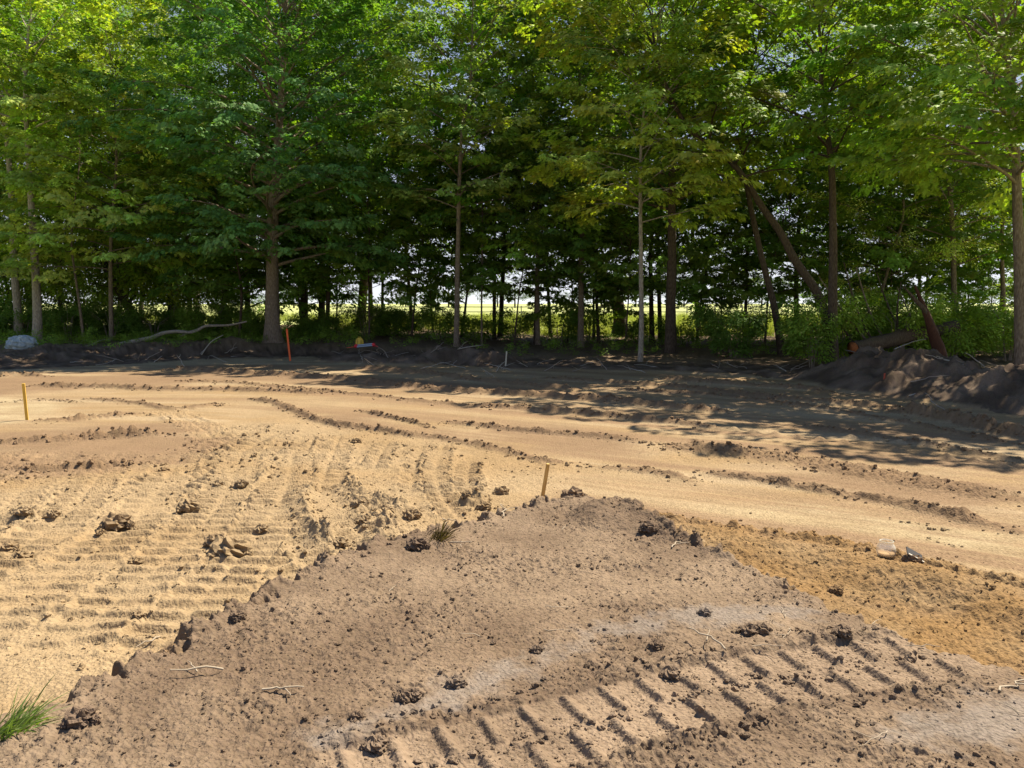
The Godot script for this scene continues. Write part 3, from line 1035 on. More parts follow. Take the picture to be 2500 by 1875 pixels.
func far_tree(at: Vector3, high: float, sd: int) -> void:
	var r := RandomNumberGenerator.new()
	r.seed = sd
	var t := thing("distant_tree", at, "small distant tree in the hazy row beyond the meadow", "tree", "distant trees beyond the meadow")
	var ts := Shape.new()
	ts.tube(PackedVector3Array([Vector3(0, -0.1, 0), Vector3(0, high * 0.6, 0)]), PackedFloat32Array([0.3, 0.12]), 6)
	put("trunk", ts.mesh(), M.bark_dark, t)
	var list := []
	var cols := PackedColorArray()
	for k in 70:
		var d := Vector3(r.randf_range(-1, 1), r.randf_range(-0.8, 1), r.randf_range(-1, 1)).normalized() * pow(r.randf(), 0.5)
		var p := Vector3(d.x * high * 0.7, high * 0.55 + d.y * high * 0.45, d.z * high * 0.7)
		list.append(Transform3D(spray_basis(Vector3(d.x, 0.1, d.z + 0.01), r, high * 0.26, 0.5), p))
		cols.append(Color(0.09, 0.14, 0.06) * r.randf_range(0.8, 1.2))
	tag(foliage(t, "crown", list, cols, sprays["back"][0], M.leaf), "", "", "", "stuff")

func build_trees() -> void:
	var lime := Color(0.36, 0.50, 0.075)
	var mid := Color(0.215, 0.345, 0.05)
	var deep := Color(0.15, 0.265, 0.05)
	# --- left
	tree("grey maple with straight bare lower trunk beside the pale boulder", "", [[88, 838], [92, 760], [82, 600], [72, 420], [62, 250], [66, 120], [78, 0]], 0.3, 21, {"high": 15.0, "start": 6.5, "reach": 3.0, "limbs": 18, "tint": mid, "bark": M.bark_pale, "front": 0.1, "dens": 0.8}, 1)
	tree("grey maple curving away to the side behind the pale boulder", "", [[48, 830], [42, 740], [33, 640], [30, 520], [15, 330], [-10, 200]], 0.3, 19, {"high": 14.0, "start": 6.0, "reach": 2.8, "limbs": 16, "tint": mid, "bark": M.bark_pale, "dens": 0.8}, 2)
	tree("thin dark maple leaning outward behind two grey maples", "", [[38, 812], [25, 740], [0, 640], [-40, 520]], 0.32, 9, {"high": 10.0, "start": 4.0, "reach": 2.6, "limbs": 18, "tint": deep, "bark": M.bark_dark}, 3)
	tree("spindly bent sapling between the boulder and the fallen branch", "", [[206, 836], [196, 760], [182, 660], [174, 590]], 0.3, 7, {"high": 8.0, "start": 3.6, "reach": 2.0, "limbs": 14, "tint": mid, "flare": 0.2, "called": "maple_sapling"}, 4)
	tree("slender young maple with broad bright green layered crown", "", [[272, 840], [271, 760], [270, 620], [275, 520], [284, 400], [280, 250]], 0.3, 11, {"high": 9.6, "start": 2.3, "reach": 3.1, "limbs": 44, "tint": lime, "flare": 0.3, "dens": 1.25, "front": 0.35, "rise": 0.0, "dist": 26.0}, 5)
	tree("dark trunk leaning steeply back behind the slender young maple", "", [[350, 815], [318, 760], [280, 690], [235, 610], [190, 520]], 0.32, 22, {"high": 7.0, "start": 3.5, "reach": 2.4, "limbs": 16, "tint": deep, "bark": M.bark_dark}, 6)
	tree("bushy bright maple standing beyond the pale boulder's far side", "", [[-120, 850], [-110, 700], [-100, 500]], 0.3, 12, {"high": 12.0, "start": 2.6, "reach": 2.3, "limbs": 26, "tint": lime, "dens": 1.1, "front": 0.1, "dist": 27.0}, 7)
	tree("bright maple with drooping boughs behind the fallen branch", "", [[430, 818], [432, 700], [425, 560], [415, 420]], 0.32, 12, {"high": 6.2, "start": 2.0, "reach": 2.6, "limbs": 24, "tint": lime, "dens": 1.1, "front": 0.4}, 8)
	tree("thick grey maple with flared foot next to the orange stake", "", [[668, 838], [665, 760], [664, 690], [666, 560], [672, 430], [682, 300], [690, 160], [700, 0]], 0.3, 35, {"high": 18.0, "start": 2.4, "reach": 4.4, "limbs": 60, "tint": deep, "flare": 0.9, "front": 0.5, "rise": 0.15, "bark": M.bark}, 9)
	# --- middle
	tree("dark close-set trunk just behind the thick grey maple", "", [[742, 812], [742, 700], [738, 560]], 0.3, 20, {"high": 15.0, "start": 3.2, "reach": 3.4, "limbs": 30, "tint": deep, "bark": M.bark_dark}, 10)
	tree("dark straight trunk second behind the thick grey maple", "", [[784, 812], [786, 700], [790, 560]], 0.3, 17, {"high": 16.0, "start": 3.0, "reach": 3.6, "limbs": 34, "tint": deep, "bark": M.bark_dark}, 11)
	tree("brown leaning maple rising behind the yellow case", "", [[878, 806], [884, 740], [893, 640], [905, 520]], 0.3, 23, {"high": 16.0, "start": 3.2, "reach": 3.8, "limbs": 40, "tint": mid, "front": 0.45, "rise": 0.05}, 12)
	tree("narrow dark maple pressed against the brown leaning maple", "", [[906, 802], [905, 700], [900, 560]], 0.3, 10, {"high": 13.0, "start": 3.6, "reach": 2.8, "limbs": 24, "tint": deep, "bark": M.bark_dark}, 13)
	tree("slim smooth maple standing alone behind the brown soil heap", "", [[1113, 847], [1116, 740], [1118, 600], [1122, 430], [1130, 300]], 0.2, 14, {"high": 13.0, "start": 4.2, "reach": 3.0, "limbs": 34, "tint": mid, "flare": 0.25, "front": 0.3}, 14)
	tree("thin maple pole among the undergrowth beside the slim smooth maple", "", [[1176, 840], [1176, 720], [1178, 560]], 0.18, 5, {"high": 8.0, "start": 4.0, "reach": 1.8, "limbs": 14, "tint": mid, "flare": 0.1, "called": "maple_sapling"}, 15)
	tree("dark thin maple in front of the brightest gap of meadow", "", [[1207, 826], [1207, 740], [1208, 600]], 0.18, 9, {"high": 12.0, "start": 3.6, "reach": 2.8, "limbs": 26, "tint": deep, "bark": M.bark_dark}, 16)
	tree("medium maple with pale lower trunk and bright spreading bough", "", [[1314, 840], [1312, 760], [1312, 640], [1316, 500]], 0.12, 12, {"high": 13.0, "start": 3.4, "reach": 3.6, "limbs": 40, "tint": lime, "flare": 0.3, "front": 0.55, "rise": 0.0}, 17)
	tree("straight brown maple between the pale trunk and forked oak", "", [[1418, 846], [1418, 740], [1420, 600]], 0.1, 15, {"high": 15.0, "start": 3.4, "reach": 3.4, "limbs": 34, "tint": deep}, 18)
	tree("dark forked tree with wide spreading limbs in deep shade", "", [[1513, 820], [1512, 770], [1500, 720], [1462, 660], [1440, 600]], 0.1, 33, {"high": 14.0, "start": 3.0, "reach": 4.0, "limbs": 34, "tint": deep, "bark": M.bark_dark, "called": "oak_tree"}, 19)
	tree("foremost slim pale maple standing at the edge of bare soil", "", [[1563, 880], [1566, 780], [1565, 640], [1563, 480], [1566, 340]], 0.06, 13, {"high": 12.0, "start": 3.6, "reach": 2.8, "limbs": 34, "tint": lime, "flare": 0.25, "bark": M.bark_pale, "front": 0.4}, 20)
	tree("dark narrow trunk hidden behind the foremost pale maple", "", [[1592, 834], [1590, 720], [1588, 600]], 0.08, 12, {"high": 13.0, "start": 3.6, "reach": 2.8, "limbs": 24, "tint": deep, "bark": M.bark_dark}, 21)
	tree("tall black-looking trunk standing in front of the meadow bush", "", [[1638, 862], [1638, 760], [1640, 600], [1640, 420], [1636, 250], [1640, 100]], 0.08, 27, {"high": 17.0, "start": 4.2, "reach": 4.2, "limbs": 34, "tint": mid, "bark": M.bark_dark, "front": 0.3, "dens": 0.8}, 22)
	# --- right
	tree("dark curved trunk alone before the open sunlit meadow", "", [[1912, 868], [1900, 800], [1886, 730], [1862, 640], [1836, 520], [1815, 400]], 0.08, 18, {"high": 13.0, "start": 5.0, "reach": 3.0, "limbs": 20, "tint": mid, "bark": M.bark_dark, "dens": 0.75}, 23)
	tree("arching dark tree bowed over toward the meadow gap", "", [[2022, 880], [2016, 770], [1980, 690], [1945, 645], [1904, 564], [1860, 505], [1817, 434], [1763, 374], [1690, 325]], 0.08, 24, {"high": 9.2, "start": 4.5, "reach": 2.6, "limbs": 20, "tint": mid, "bark": M.bark_dark, "dens": 0.75}, 24)
	tree("upright dark tree forking high above the arching tree", "", [[2036, 890], [2032, 760], [2034, 600], [2031, 420], [2018, 320], [2005, 200]], 0.08, 25, {"high": 15.0, "start": 4.8, "reach": 4.2, "limbs": 24, "tint": mid, "bark": M.bark_dark, "dens": 0.75}, 25)
	tree("thin upright trunk behind the far shoulder of the spoil heap", "", [[2452, 850], [2450, 740], [2446, 600]], 0.1, 11, {"high": 12.0, "start": 3.0, "reach": 3.0, "limbs": 30, "tint": mid}, 26)
	tree("large maple overhanging the plot from beside the spoil heap", "", [[2496, 890], [2492, 760], [2488, 600], [2480, 400], [2470, 200]], 0.1, 32, {"high": 15.0, "start": 3.9, "reach": 4.4, "limbs": 44, "tint": mid, "front": 0.2, "pull": Vector3(-0.12, 0, 0.0), "rise": 0.1, "dist": 15.5}, 27)
	tree("leafy maple behind the jagged stump", "", [[2330, 860], [2330, 720], [2325, 560]], 0.1, 14, {"high": 14.0, "start": 2.6, "reach": 3.6, "limbs": 40, "tint": mid, "dist": 24.0}, 28)
	tree("light green thicket tree behind the sawn log", "", [[2170, 850], [2150, 740], [2180, 620]], 0.1, 9, {"high": 10.0, "start": 1.8, "reach": 3.0, "limbs": 36, "tint": lime, "leaf": "small", "dist": 25.0, "called": "thicket_tree"}, 29)
	# --- further back
	var r := RandomNumberGenerator.new()
	r.seed = 44
	var g := "woodland trees behind the front row"
	for k in 16:
		var x := -260.0 + k * 66.0 + r.randf_range(-20, 20)
		var d := 31.0 + 4.5 * (k % 3) + r.randf_range(-1, 1)
		tree("dark leafy tree in the woodland behind the front row", g, [[x, 812], [x + r.randf_range(-20, 20), 600]], 0.3, r.randf_range(9, 16), {"dist": d, "high": 6.2 if x > 220.0 and x < 540.0 else r.randf_range(12, 17), "start": 1.0, "reach": 3.8, "limbs": 36, "tint": deep.lerp(mid, r.randf()), "leaf": "back", "bark": M.bark_dark, "called": "woodland_tree"}, 400 + k)
	for k in 15:
		var x := 800.0 + k * 112.0 + r.randf_range(-30, 30)
		var d := 30.0 + 3.0 * (k % 3) + r.randf_range(-1, 1)
		tree("dark leafy tree in the woodland behind the front row", g, [[x, 812], [x + r.randf_range(-20, 20), 600]], 0.1, r.randf_range(7, 13), {"dist": d, "high": r.randf_range(12, 16), "start": [1.8, 3.4, 2.6, 1.5][k % 4], "reach": 3.3, "limbs": 24, "dens": 0.85, "tint": mid, "leaf": "back", "bark": M.bark_dark, "called": "woodland_tree"}, 430 + k)
	for k in 24:
		var x := 600.0 + k * 79.0 + r.randf_range(-30, 30)
		tree("low leafy understory maple among the taller trunks", "understory maples among the trunks", [[x, 812], [x + r.randf_range(-15, 15), 720]], 0.15, r.randf_range(4, 7), {"dist": 26.5 + 1.8 * (k % 4), "high": r.randf_range(4.5, 7.0), "start": r.randf_range(0.9, 1.8), "reach": 2.3, "limbs": 24, "tint": deep.lerp(mid, r.randf()), "flare": 0.2, "called": "understory_maple", "bark": M.bark_dark}, 480 + k)
	var birch := Color(0.17, 0.25, 0.10)
	for k in 4:
		var x: float = [345.0, 420.0, 290.0, 480.0][k]
		tree("tall pale birch with fine light leaves rising behind the wood", "pale birches behind the wood", [[x, 800], [x + 4, 500], [x + 8, 200]], 0.3, 10, {"dist": 44.0 + 2 * k, "high": 21.0, "start": 8.0, "reach": 3.0, "limbs": 40, "tint": birch, "leaf": "small", "bark": M.bark_pale, "called": "birch_tree", "dens": 1.1, "size": 1.3}, 460 + k)
	# --- undergrowth
	var u := "undergrowth bushes at the foot of the trees"
	for k in 26:
		var x := -150.0 + k * 36.0 + r.randf_range(-14, 14)
		if x > 640.0 and x < 720.0: continue
		var q := pz(x, 812, 27.5 + (k % 3) * 1.6)
		q.y = ground(q.x, q.z)
		shrub("leafy dark green bush in the undergrowth below the trees", u, q, r.randf_range(0.9, 2.0), r.randf_range(0.7, 1.3), 60, deep.lerp(mid, r.randf()), 500 + k)
	for k in 12:
		var x := 780.0 + k * 96.0 + r.randf_range(-16, 16)
		if x > 1660.0 and x < 1740.0: continue
		var q := pz(x, 812, 28.5 + (k % 3) * 1.2)
		q.y = ground(q.x, q.z)
		shrub("leafy dark green bush in the undergrowth below the trees", u, q, r.randf_range(0.8, 1.8), r.randf_range(0.6, 1.0), 56, deep.lerp(mid, r.randf()), 540 + k)
	var q := px(1000, 822, 0.25)
	shrub("broad dark bush silhouetted against the meadow behind the yellow case", "", Vector3(q.x, ground(q.x, q.z), q.z), 1.1, 1.4, 70, deep, 601, "small")
	q = px(1790, 872, 0.06)
	shrub("rounded dark bush in the open gap before the meadow", "", Vector3(q.x, ground(q.x, q.z), q.z), 1.5, 1.1, 90, deep, 602)
	q = px(1985, 892, 0.06)
	shrub("leafy bush at the foot of the arching dark tree", "", Vector3(q.x, ground(q.x, q.z), q.z), 1.7, 0.8, 90, mid, 603)
	for k in 12:
		var x := 2060.0 + k * 45.0
		var p := pz(x, 812, 20.5 + (k % 3) * 1.5)
		p.y = ground(p.x, p.z)
		shrub("tangled green bush behind the dark spoil heap", "bushes behind the spoil heap", p, r.randf_range(1.0, 2.2), r.randf_range(0.8, 1.2), 70, mid.lerp(lime, r.randf() * 0.5), 620 + k)
	# low plants on the woodland floor
	var list := []
	var cols := PackedColorArray()
	for k in 2600:
		var z := -22.0 - 14.0 * r.randf()
		var x := r.randf_range(-0.78, 0.75) * -z
		if mask_at(FLOOR, x, z) < 0.7: continue
		if x > -5.0 and x < 12.0 and r.randf() < 0.75: continue
		list.append(Transform3D(spray_basis(Vector3(r.randf_range(-1, 1), r.randf_range(0.0, 0.5), r.randf_range(-1, 1)), r, r.randf_range(0.4, 0.9), 0.4), Vector3(x, ground(x, z) + r.randf_range(0.0, 0.2), z)))
		cols.append(mid * r.randf_range(0.7, 1.3))
	tag(foliage(self, "ground_cover", list, cols, sprays["shrub"][0], M.leaf), "low green plants covering the woodland floor", "plants", "", "stuff")

func stake(called: String, foot: Array, head: Array, foot_h: float, half: Vector2, m: Material, label: String, group := "") -> void:
	var a := px(foot[0], foot[1], foot_h)
	var b := pz(head[0], head[1], -a.z - 0.02)
	var t := thing(called, a, label, "stake", group)
	var up := (b - a).normalized()
	var side := up.cross(Vector3(0.25, 0, 1)).normalized()
	var l := a.distance_to(b)
	var s := Shape.new()
	s.box(Basis(side, up, side.cross(up)), up * (l * 0.5 - 0.08), Vector3(half.x, l * 0.5 + 0.08, half.y), 0.003)
	put("shaft", s.mesh(), m, t)

func wood_mat(a: Color, b: Color, c: Color) -> StandardMaterial3D:
	var m := mat(Color(1, 1, 1), 0.8)
	m.albedo_texture = noise_tex(61, 0.03, 256, [a, b, c], 4)
	return tri(m, Vector3(12, 1.0, 12), false)

func build_things() -> void:
	var lath := wood_mat(Color(0.62, 0.47, 0.26), Color(0.76, 0.60, 0.34), Color(0.84, 0.70, 0.45))
	var grey := wood_mat(Color(0.60, 0.56, 0.47), Color(0.74, 0.70, 0.60), Color(0.82, 0.79, 0.70))
	stake("wooden_stake", [66, 1024], [57, 936], 0.01, Vector2(0.019, 0.010), wood_mat(Color(0.72, 0.55, 0.20), Color(0.80, 0.64, 0.28), Color(0.86, 0.72, 0.38)), "yellow pine stake standing in the pale sand at the turning tracks")
	stake("wooden_stake", [1234, 898], [1237, 858], 0.02, Vector2(0.017, 0.010), grey, "pale wooden stake where the sand meets the dark soil")
	stake("wooden_stake", [1324, 1216], [1338, 1132], -0.02, Vector2(0.014, 0.012), lath, "tan wooden stake behind the crest of the topsoil mound")
	stake("orange_stake", [707, 867], [700, 803], 0.18, Vector2(0.024, 0.018), mat(Color(0.75, 0.13, 0.035), 0.6), "tall bright orange survey stake near the thick grey maple")
	stake("red_stake", [2158, 938], [2160, 911], 0.15, Vector2(0.014, 0.010), mat(Color(0.42, 0.09, 0.05), 0.7), "short reddish stake at the foot of the spoil heap")

	# boulder
	var q := px(54, 850, 0.3)
	q.y = ground(q.x, q.z)
	var b := thing("boulder", q, "smooth pale grey boulder at the foot of two grey maples", "boulder")
	var gm := mat(Color(1, 1, 1), 0.8)
	gm.albedo_texture = noise_tex(63, 0.02, 256, [Color(0.42, 0.46, 0.47), Color(0.58, 0.61, 0.60), Color(0.70, 0.72, 0.70)], 5)
	tri(gm, Vector3(1.5, 1.5, 1.5))
	var bo := put("stone", clod_mesh(70, 20, 0.18, 0.5), gm, b)
	bo.scale = Vector3(0.42, 0.5, 0.32)
	bo.position.y = 0.10
	# fallen bough
	var bd := -px(400, 835, 0.35).z
	var bg := stem("fallen_bough", [[294, 842, -0.6], [338, 831, -0.5], [369, 825, -0.4], [400, 813, -0.3], [434, 809, -0.2], [461, 812, -0.1], [484, 806, 0.0], [500, 796, 0.1], [557, 794, 0.3], [602, 785, 0.5]], bd, 12.0, 4.0, "long pale barkless bough lying on the bank under the trees", "branch", M.bark_pale, 3)
	var s2 := Shape.new()
	curve_tube(s2, pz(484, 806, bd) - bg.position, pz(440, 822, bd + 0.3) - bg.position, 0.05, 0.02, 0.05, 7, rng)
	put("snag", s2.mesh(), M.bark_pale, bg)
	stem("dead_branch", [[300, 858, 0.0], [330, 850, 0.3], [370, 856, 0.2]], bd - 2.2, 5.0, 2.0, "short crooked dead branch on the dark bank below the bough", "branch", M.twig_pale, 4)
	stem("dead_branch", [[492, 866, 0.0], [515, 835, 0.1], [545, 818, 0.2]], bd - 1.8, 3.0, 1.5, "thin pale branch propped upright on the bank beside the bough", "branch", M.twig_pale, 5)
	stem("dead_branch", [[1090, 872, 0.0], [1120, 852, 0.1], [1180, 842, 0.2]], 20.5, 3.0, 1.2, "curved pale branch lying over the brown soil heap", "branch", M.twig_pale, 6)
	# sawn log and jagged stump behind the spoil heap
	var lg := stem("sawn_log", [[2082, 850, 0.0], [2140, 838, 0.5], [2220, 818, 1.0], [2330, 800, 1.6]], 19.0, 34.0, 40.0, "thick dark log with orange sawn end behind the spoil heap", "log", M.bark_dark, 8)
	var cutf := Shape.new()
	var dirl := (pz(2082, 850, 19.0) - pz(2140, 838, 19.5)).normalized()
	cutf.tube(PackedVector3Array([dirl * 0.002, dirl * 0.012]), PackedFloat32Array([0.155, 0.15]), 16, 0.04, 8)
	put("sawn_face", cutf.mesh(), wood_mat(Color(0.55, 0.30, 0.16), Color(0.70, 0.42, 0.24), Color(0.80, 0.54, 0.34)), lg)
	var st := stem("broken_stump", [[2296, 880, 0.0], [2288, 840, 0.0], [2270, 790, 0.0], [2255, 750, 0.0], [2240, 712, 0.0], [2234, 698, 0.0]], 15.5, 34.0, 5.0, "tall torn reddish-brown stump leaning behind the spoil heap", "stump", wood_mat(Color(0.17, 0.11, 0.08), Color(0.27, 0.17, 0.12), Color(0.40, 0.27, 0.19)), 9)
	var sp := Shape.new()
	curve_tube(sp, pz(2262, 765, 15.5) - st.position, pz(2205, 700, 15.4) - st.position, 0.06, 0.012, 0.02, 7, rng)
	put("splinter", sp.mesh(), M.bark_dark, st)
	# bare leaning poles in the thicket
	for k in 7:
		var x0: float = [2110, 2140, 2190, 2100, 2165, 2230, 2060][k]
		var x1: float = [2060, 2090, 2140, 2000, 2200, 2190, 1985][k]
		stem("leaning_pole", [[x0 + 30, 850, 0.0], [(x0 + x1) * 0.5 + 8, 760, 0.0], [x1, 640 + 12 * k, 0.1]], 20.0 + 0.5 * (k % 3), 7.0, 2.0, "bare leaning stem in the thicket behind the sawn log", "stem", M.bark if k % 2 else M.bark_dark, 20 + k).set_meta("group", "bare leaning stems in the thicket")
	# yellow case and folded tripod
	q = on_ground(878, 845, 0.3)
	var yc := thing("equipment_case", q, "yellow ribbed carrying case standing on the bare soil", "case")
	var ym := mat(Color(0.62, 0.42, 0.06), 0.55)
	var ys := Shape.new()
	var prof := []
	for k in 25:
		var v := k / 24.0
		var rib := 0.006 * (1.0 if fposmod(v * 5.0, 1.0) < 0.7 else -0.6)
		prof.append(Vector2((0.128 + rib) * pow(sin(PI * clampf(0.02 + 0.96 * v, 0.0, 1.0)), 0.28) * (1.0 - 0.10 * v), v * 0.25))
	lathe(ys, prof, 28)
	var body := put("body", ys.mesh(), ym, yc)
	body.scale = Vector3(1.0, 1.0, 0.62)
	var hs := Shape.new()
	var hp := PackedVector3Array()
	var hr := PackedFloat32Array()
	for k in 9:
		hp.append(Vector3(-0.05 * cos(PI * k / 8.0), 0.245 + 0.03 * sin(PI * k / 8.0), 0))
		hr.append(0.008)
	hs.tube(hp, hr, 8)
	put("handle", hs.mesh(), ym, yc)
	for k in 2:
		var bs := Shape.new()
		bs.box(Basis(), Vector3(-0.06 + 0.12 * k, 0.14, 0.078), Vector3(0.010, 0.10, 0.004), 0.002)
		put("strap", bs.mesh(), mat(Color(0.36, 0.25, 0.05), 0.7), yc)
	q = on_ground(890, 851, 0.28)
	var tp := thing("folded_tripod", q + Vector3(0, 0.05, 0.0), "folded grey tripod with red clamps lying before the yellow case", "tripod")
	var steel := mat(Color(0.30, 0.36, 0.42), 0.35)
	steel.metallic = 0.4
	var red := mat(Color(0.55, 0.035, 0.04), 0.5)
	for k in 3:
		var ls := Shape.new()
		var oy: float = [0.0, 0.045, 0.0][k]
		var oz: float = [-0.03, 0.0, 0.03][k]
		ls.tube(PackedVector3Array([Vector3(-0.22, oy, oz), Vector3(0.25, oy + 0.045, oz)]), PackedFloat32Array([0.022, 0.022]), 10)
		put("leg", ls.mesh(), steel, tp)
	for k in 2:
		var cs := Shape.new()
		var cx: float = [-0.25, 0.27][k]
		cs.tube(PackedVector3Array([Vector3(cx - 0.05, 0.02 + 0.04 * k, 0), Vector3(cx - 0.025, 0.02 + 0.04 * k, 0), Vector3(cx + 0.025, 0.025 + 0.04 * k, 0), Vector3(cx + 0.05, 0.025 + 0.04 * k, 0)]), PackedFloat32Array([0.035, 0.062, 0.062, 0.03]), 12, 0.08, 2.0)
		put("clamp", cs.mesh(), red, tp)
	var fs := Shape.new()
	fs.tube(PackedVector3Array([Vector3(-0.28, 0.005, 0), Vector3(-0.54, -0.03, 0.02)]), PackedFloat32Array([0.014, 0.006]), 8)
	put("spike", fs.mesh(), mat(Color(0.65, 0.10, 0.05), 0.5), tp)
	var fs2 := Shape.new()
	fs2.tube(PackedVector3Array([Vector3(0.30, 0.05, 0), Vector3(0.40, 0.0, 0.02)]), PackedFloat32Array([0.016, 0.008]), 8)
	put("spike", fs2.mesh(), red, tp)
	# glass jar and scrap in the orange spoil
	q = on_ground(2163, 1352, 0.08)
	var jr := thing("glass_jar", q, "dirty clear glass jar half buried in the orange spoil ridge", "jar")
	var glass := mat(Color(0.80, 0.78, 0.62), 0.05)
	glass.transparency = BaseMaterial3D.TRANSPARENCY_ALPHA
	glass.albedo_color.a = 0.28
	glass.metallic_specular = 0.6
	var js := Shape.new()
	lathe(js, [Vector2(0.001, -0.02), Vector2(0.044, -0.018), Vector2(0.054, 0.0), Vector2(0.057, 0.025), Vector2(0.053, 0.048), Vector2(0.043, 0.062), Vector2(0.038, 0.068), Vector2(0.037, 0.078)], 32)
	put("bowl", js.mesh(), glass, jr)
	var js2 := Shape.new()
	lathe(js2, [Vector2(0.001, -0.012), Vector2(0.040, -0.010), Vector2(0.050, 0.004), Vector2(0.046, 0.012), Vector2(0.001, 0.016)], 24)
	put("soil_fill", js2.mesh(), mat(Color(0.38, 0.24, 0.11)), jr)
	var js3 := Shape.new()
	lathe(js3, [Vector2(0.037, 0.076), Vector2(0.041, 0.078), Vector2(0.041, 0.083), Vector2(0.036, 0.084), Vector2(0.034, 0.079)], 32)
	put("rim", js3.mesh(), glass, jr)
	q = on_ground(2228, 1368, 0.08)
	var sc := thing("scrap", q, "dark curved scrap with pale edge jutting from the spoil ridge", "scrap")
	var ss := Shape.new()
	ss.box(Basis(Vector3.BACK, -0.5) * Basis(Vector3.RIGHT, 0.6), Vector3(0.01, 0.035, 0), Vector3(0.055, 0.004, 0.03), 0.0015)
	put("plate", ss.mesh(), mat(Color(0.05, 0.045, 0.04), 0.6), sc)
	var se := Shape.new()
	se.box(Basis(Vector3.BACK, -0.5) * Basis(Vector3.RIGHT, 0.6), Vector3(0.008, 0.024, 0.026), Vector3(0.054, 0.003, 0.004), 0.001)
	put("edge", se.mesh(), mat(Color(0.6, 0.55, 0.42), 0.6), sc)
	# grass tufts
	tuft(Vector2(1068, 1315), 90, 0.17, Vector3(0.55, 0.8, -0.1), Color(0.09, 0.062, 0.035), "dead_grass_tuft", "withered dark grass tuft leaning out of the topsoil crest", 5)
	tuft(Vector2(12, 1790), 130, 0.20, Vector3(0.55, 0.5, -0.2), Color(0.16, 0.22, 0.07), "grass_tuft", "fresh green grass tuft at the edge of the topsoil", 6)

func tuft(at: Vector2, n: int, l: float, lean: Vector3, col: Color, called: String, label: String, sd: int) -> void:
	var r := RandomNumberGenerator.new()
	r.seed = sd
	var q := on_ground(at.x, at.y, 0.1)
	var t := thing(called, q, label, "grass")
	var s := Shape.new()
	s.tinted = true
	for k in n:
		var b := Vector3(r.randfn(0, 0.03), -0.01, r.randfn(0, 0.03))
		var d := (lean + Vector3(r.randfn(0, 0.32), r.randfn(0, 0.22), r.randfn(0, 0.32))).normalized()
		var len := l * r.randf_range(0.4, 1.1)
		var side := d.cross(Vector3(r.randf_range(-1, 1), 0.2, r.randf_range(-1, 1))).normalized() * 0.0022
		var m := b + d * len * 0.55
		var e := b + d * len + Vector3(0, -0.02, 0)
		var g := r.randf_range(0.6, 1.5)
		var c := Color(col.r * g, col.g * g, col.b * g)
		var f := s.v.size()
		s.add(b - side, Vector3.UP, c); s.add(b + side, Vector3.UP, c); s.add(m - side, Vector3.UP, c); s.add(m + side, Vector3.UP, c); s.add(e, Vector3.UP, c)
		s.tri(f, f + 1, f + 2); s.tri(f + 1, f + 3, f + 2); s.tri(f + 2, f + 3, f + 4)
	tag(put("blades", s.mesh(false), M.grass, t), "", "", "", "stuff")

func scatter(called: String, label: String, category: String, spots: Array, mesh: Mesh, m: Material, sd: int) -> void:
	# spots: [x, z, size]
	var r := RandomNumberGenerator.new()
	r.seed = sd
	var list := []
	var cols := PackedColorArray()
	for p in spots:
		var k := soil(p[0], p[1])
		var b := Basis(Vector3(r.randf_range(-1, 1), r.randf_range(-1, 1), r.randf_range(-1, 1)).normalized(), r.randf() * TAU)
		b = b.scaled(Vector3(1, r.randf_range(0.6, 1.0), r.randf_range(0.7, 1.2)) * p[2])
		list.append(Transform3D(b, Vector3(p[0], k.a + p[2] * 0.25, p[1])))
		var g := r.randf_range(0.85, 1.2)
		cols.append(Color(k.r * g, k.g * g, k.b * g))
	tag(foliage(self, called, list, cols, mesh, m), label, category, "", "stuff")

func clod(x: float, y: float, size: float, variant: int, label: String, group := "", dark := 0.0) -> void:
	var q := on_ground(x, y, 0.05)
	var k := soil(q.x, q.z)
	var t := thing("earth_clod", Vector3(q.x, k.a, q.z), label, "clod", group)
	var c := Color(k.r, k.g, k.b).lerp(Color(0.16, 0.11, 0.075), dark)
	var m: StandardMaterial3D = M.clod.duplicate()
	m.vertex_color_use_as_albedo = false
	m.albedo_color = Color(c.r, c.g, c.b).linear_to_srgb()
	var o := put("lump", M.clods[variant % 4], m, t)
	o.scale = Vector3(1.0, 0.75, 0.9) * size
	o.rotation.y = variant * 1.3
	o.position.y = size * 0.3
	for j in 3:
		var c2 := put("crumb", M.clods[(variant + j + 1) % 4], m, t)
		c2.scale = Vector3.ONE * size * (0.35 - 0.06 * j)
		var a := variant * 2.1 + j * 2.2
		c2.position = Vector3(cos(a) * size * 1.1, size * 0.12, sin(a) * size * 0.9)

func lathe(s: Shape, pts: Array, seg: int) -> void:
	var first := s.v.size()
	for p in pts.size():
		var a: Vector2 = pts[maxi(p - 1, 0)]
		var b: Vector2 = pts[mini(p + 1, pts.size() - 1)]
		var t := (b - a).normalized()
		for k in seg:
			var w := TAU * k / seg
			s.add(Vector3(pts[p].x * cos(w), pts[p].y, pts[p].x * sin(w)), Vector3(t.y * cos(w), -t.x, t.y * sin(w)))
	for p in pts.size() - 1:
		for k in seg:
			var i0 := first + p * seg + k
			var i1 := first + p * seg + (k + 1) % seg
			s.tri(i0, i0 + seg, i1)
			s.tri(i1, i0 + seg, i1 + seg)

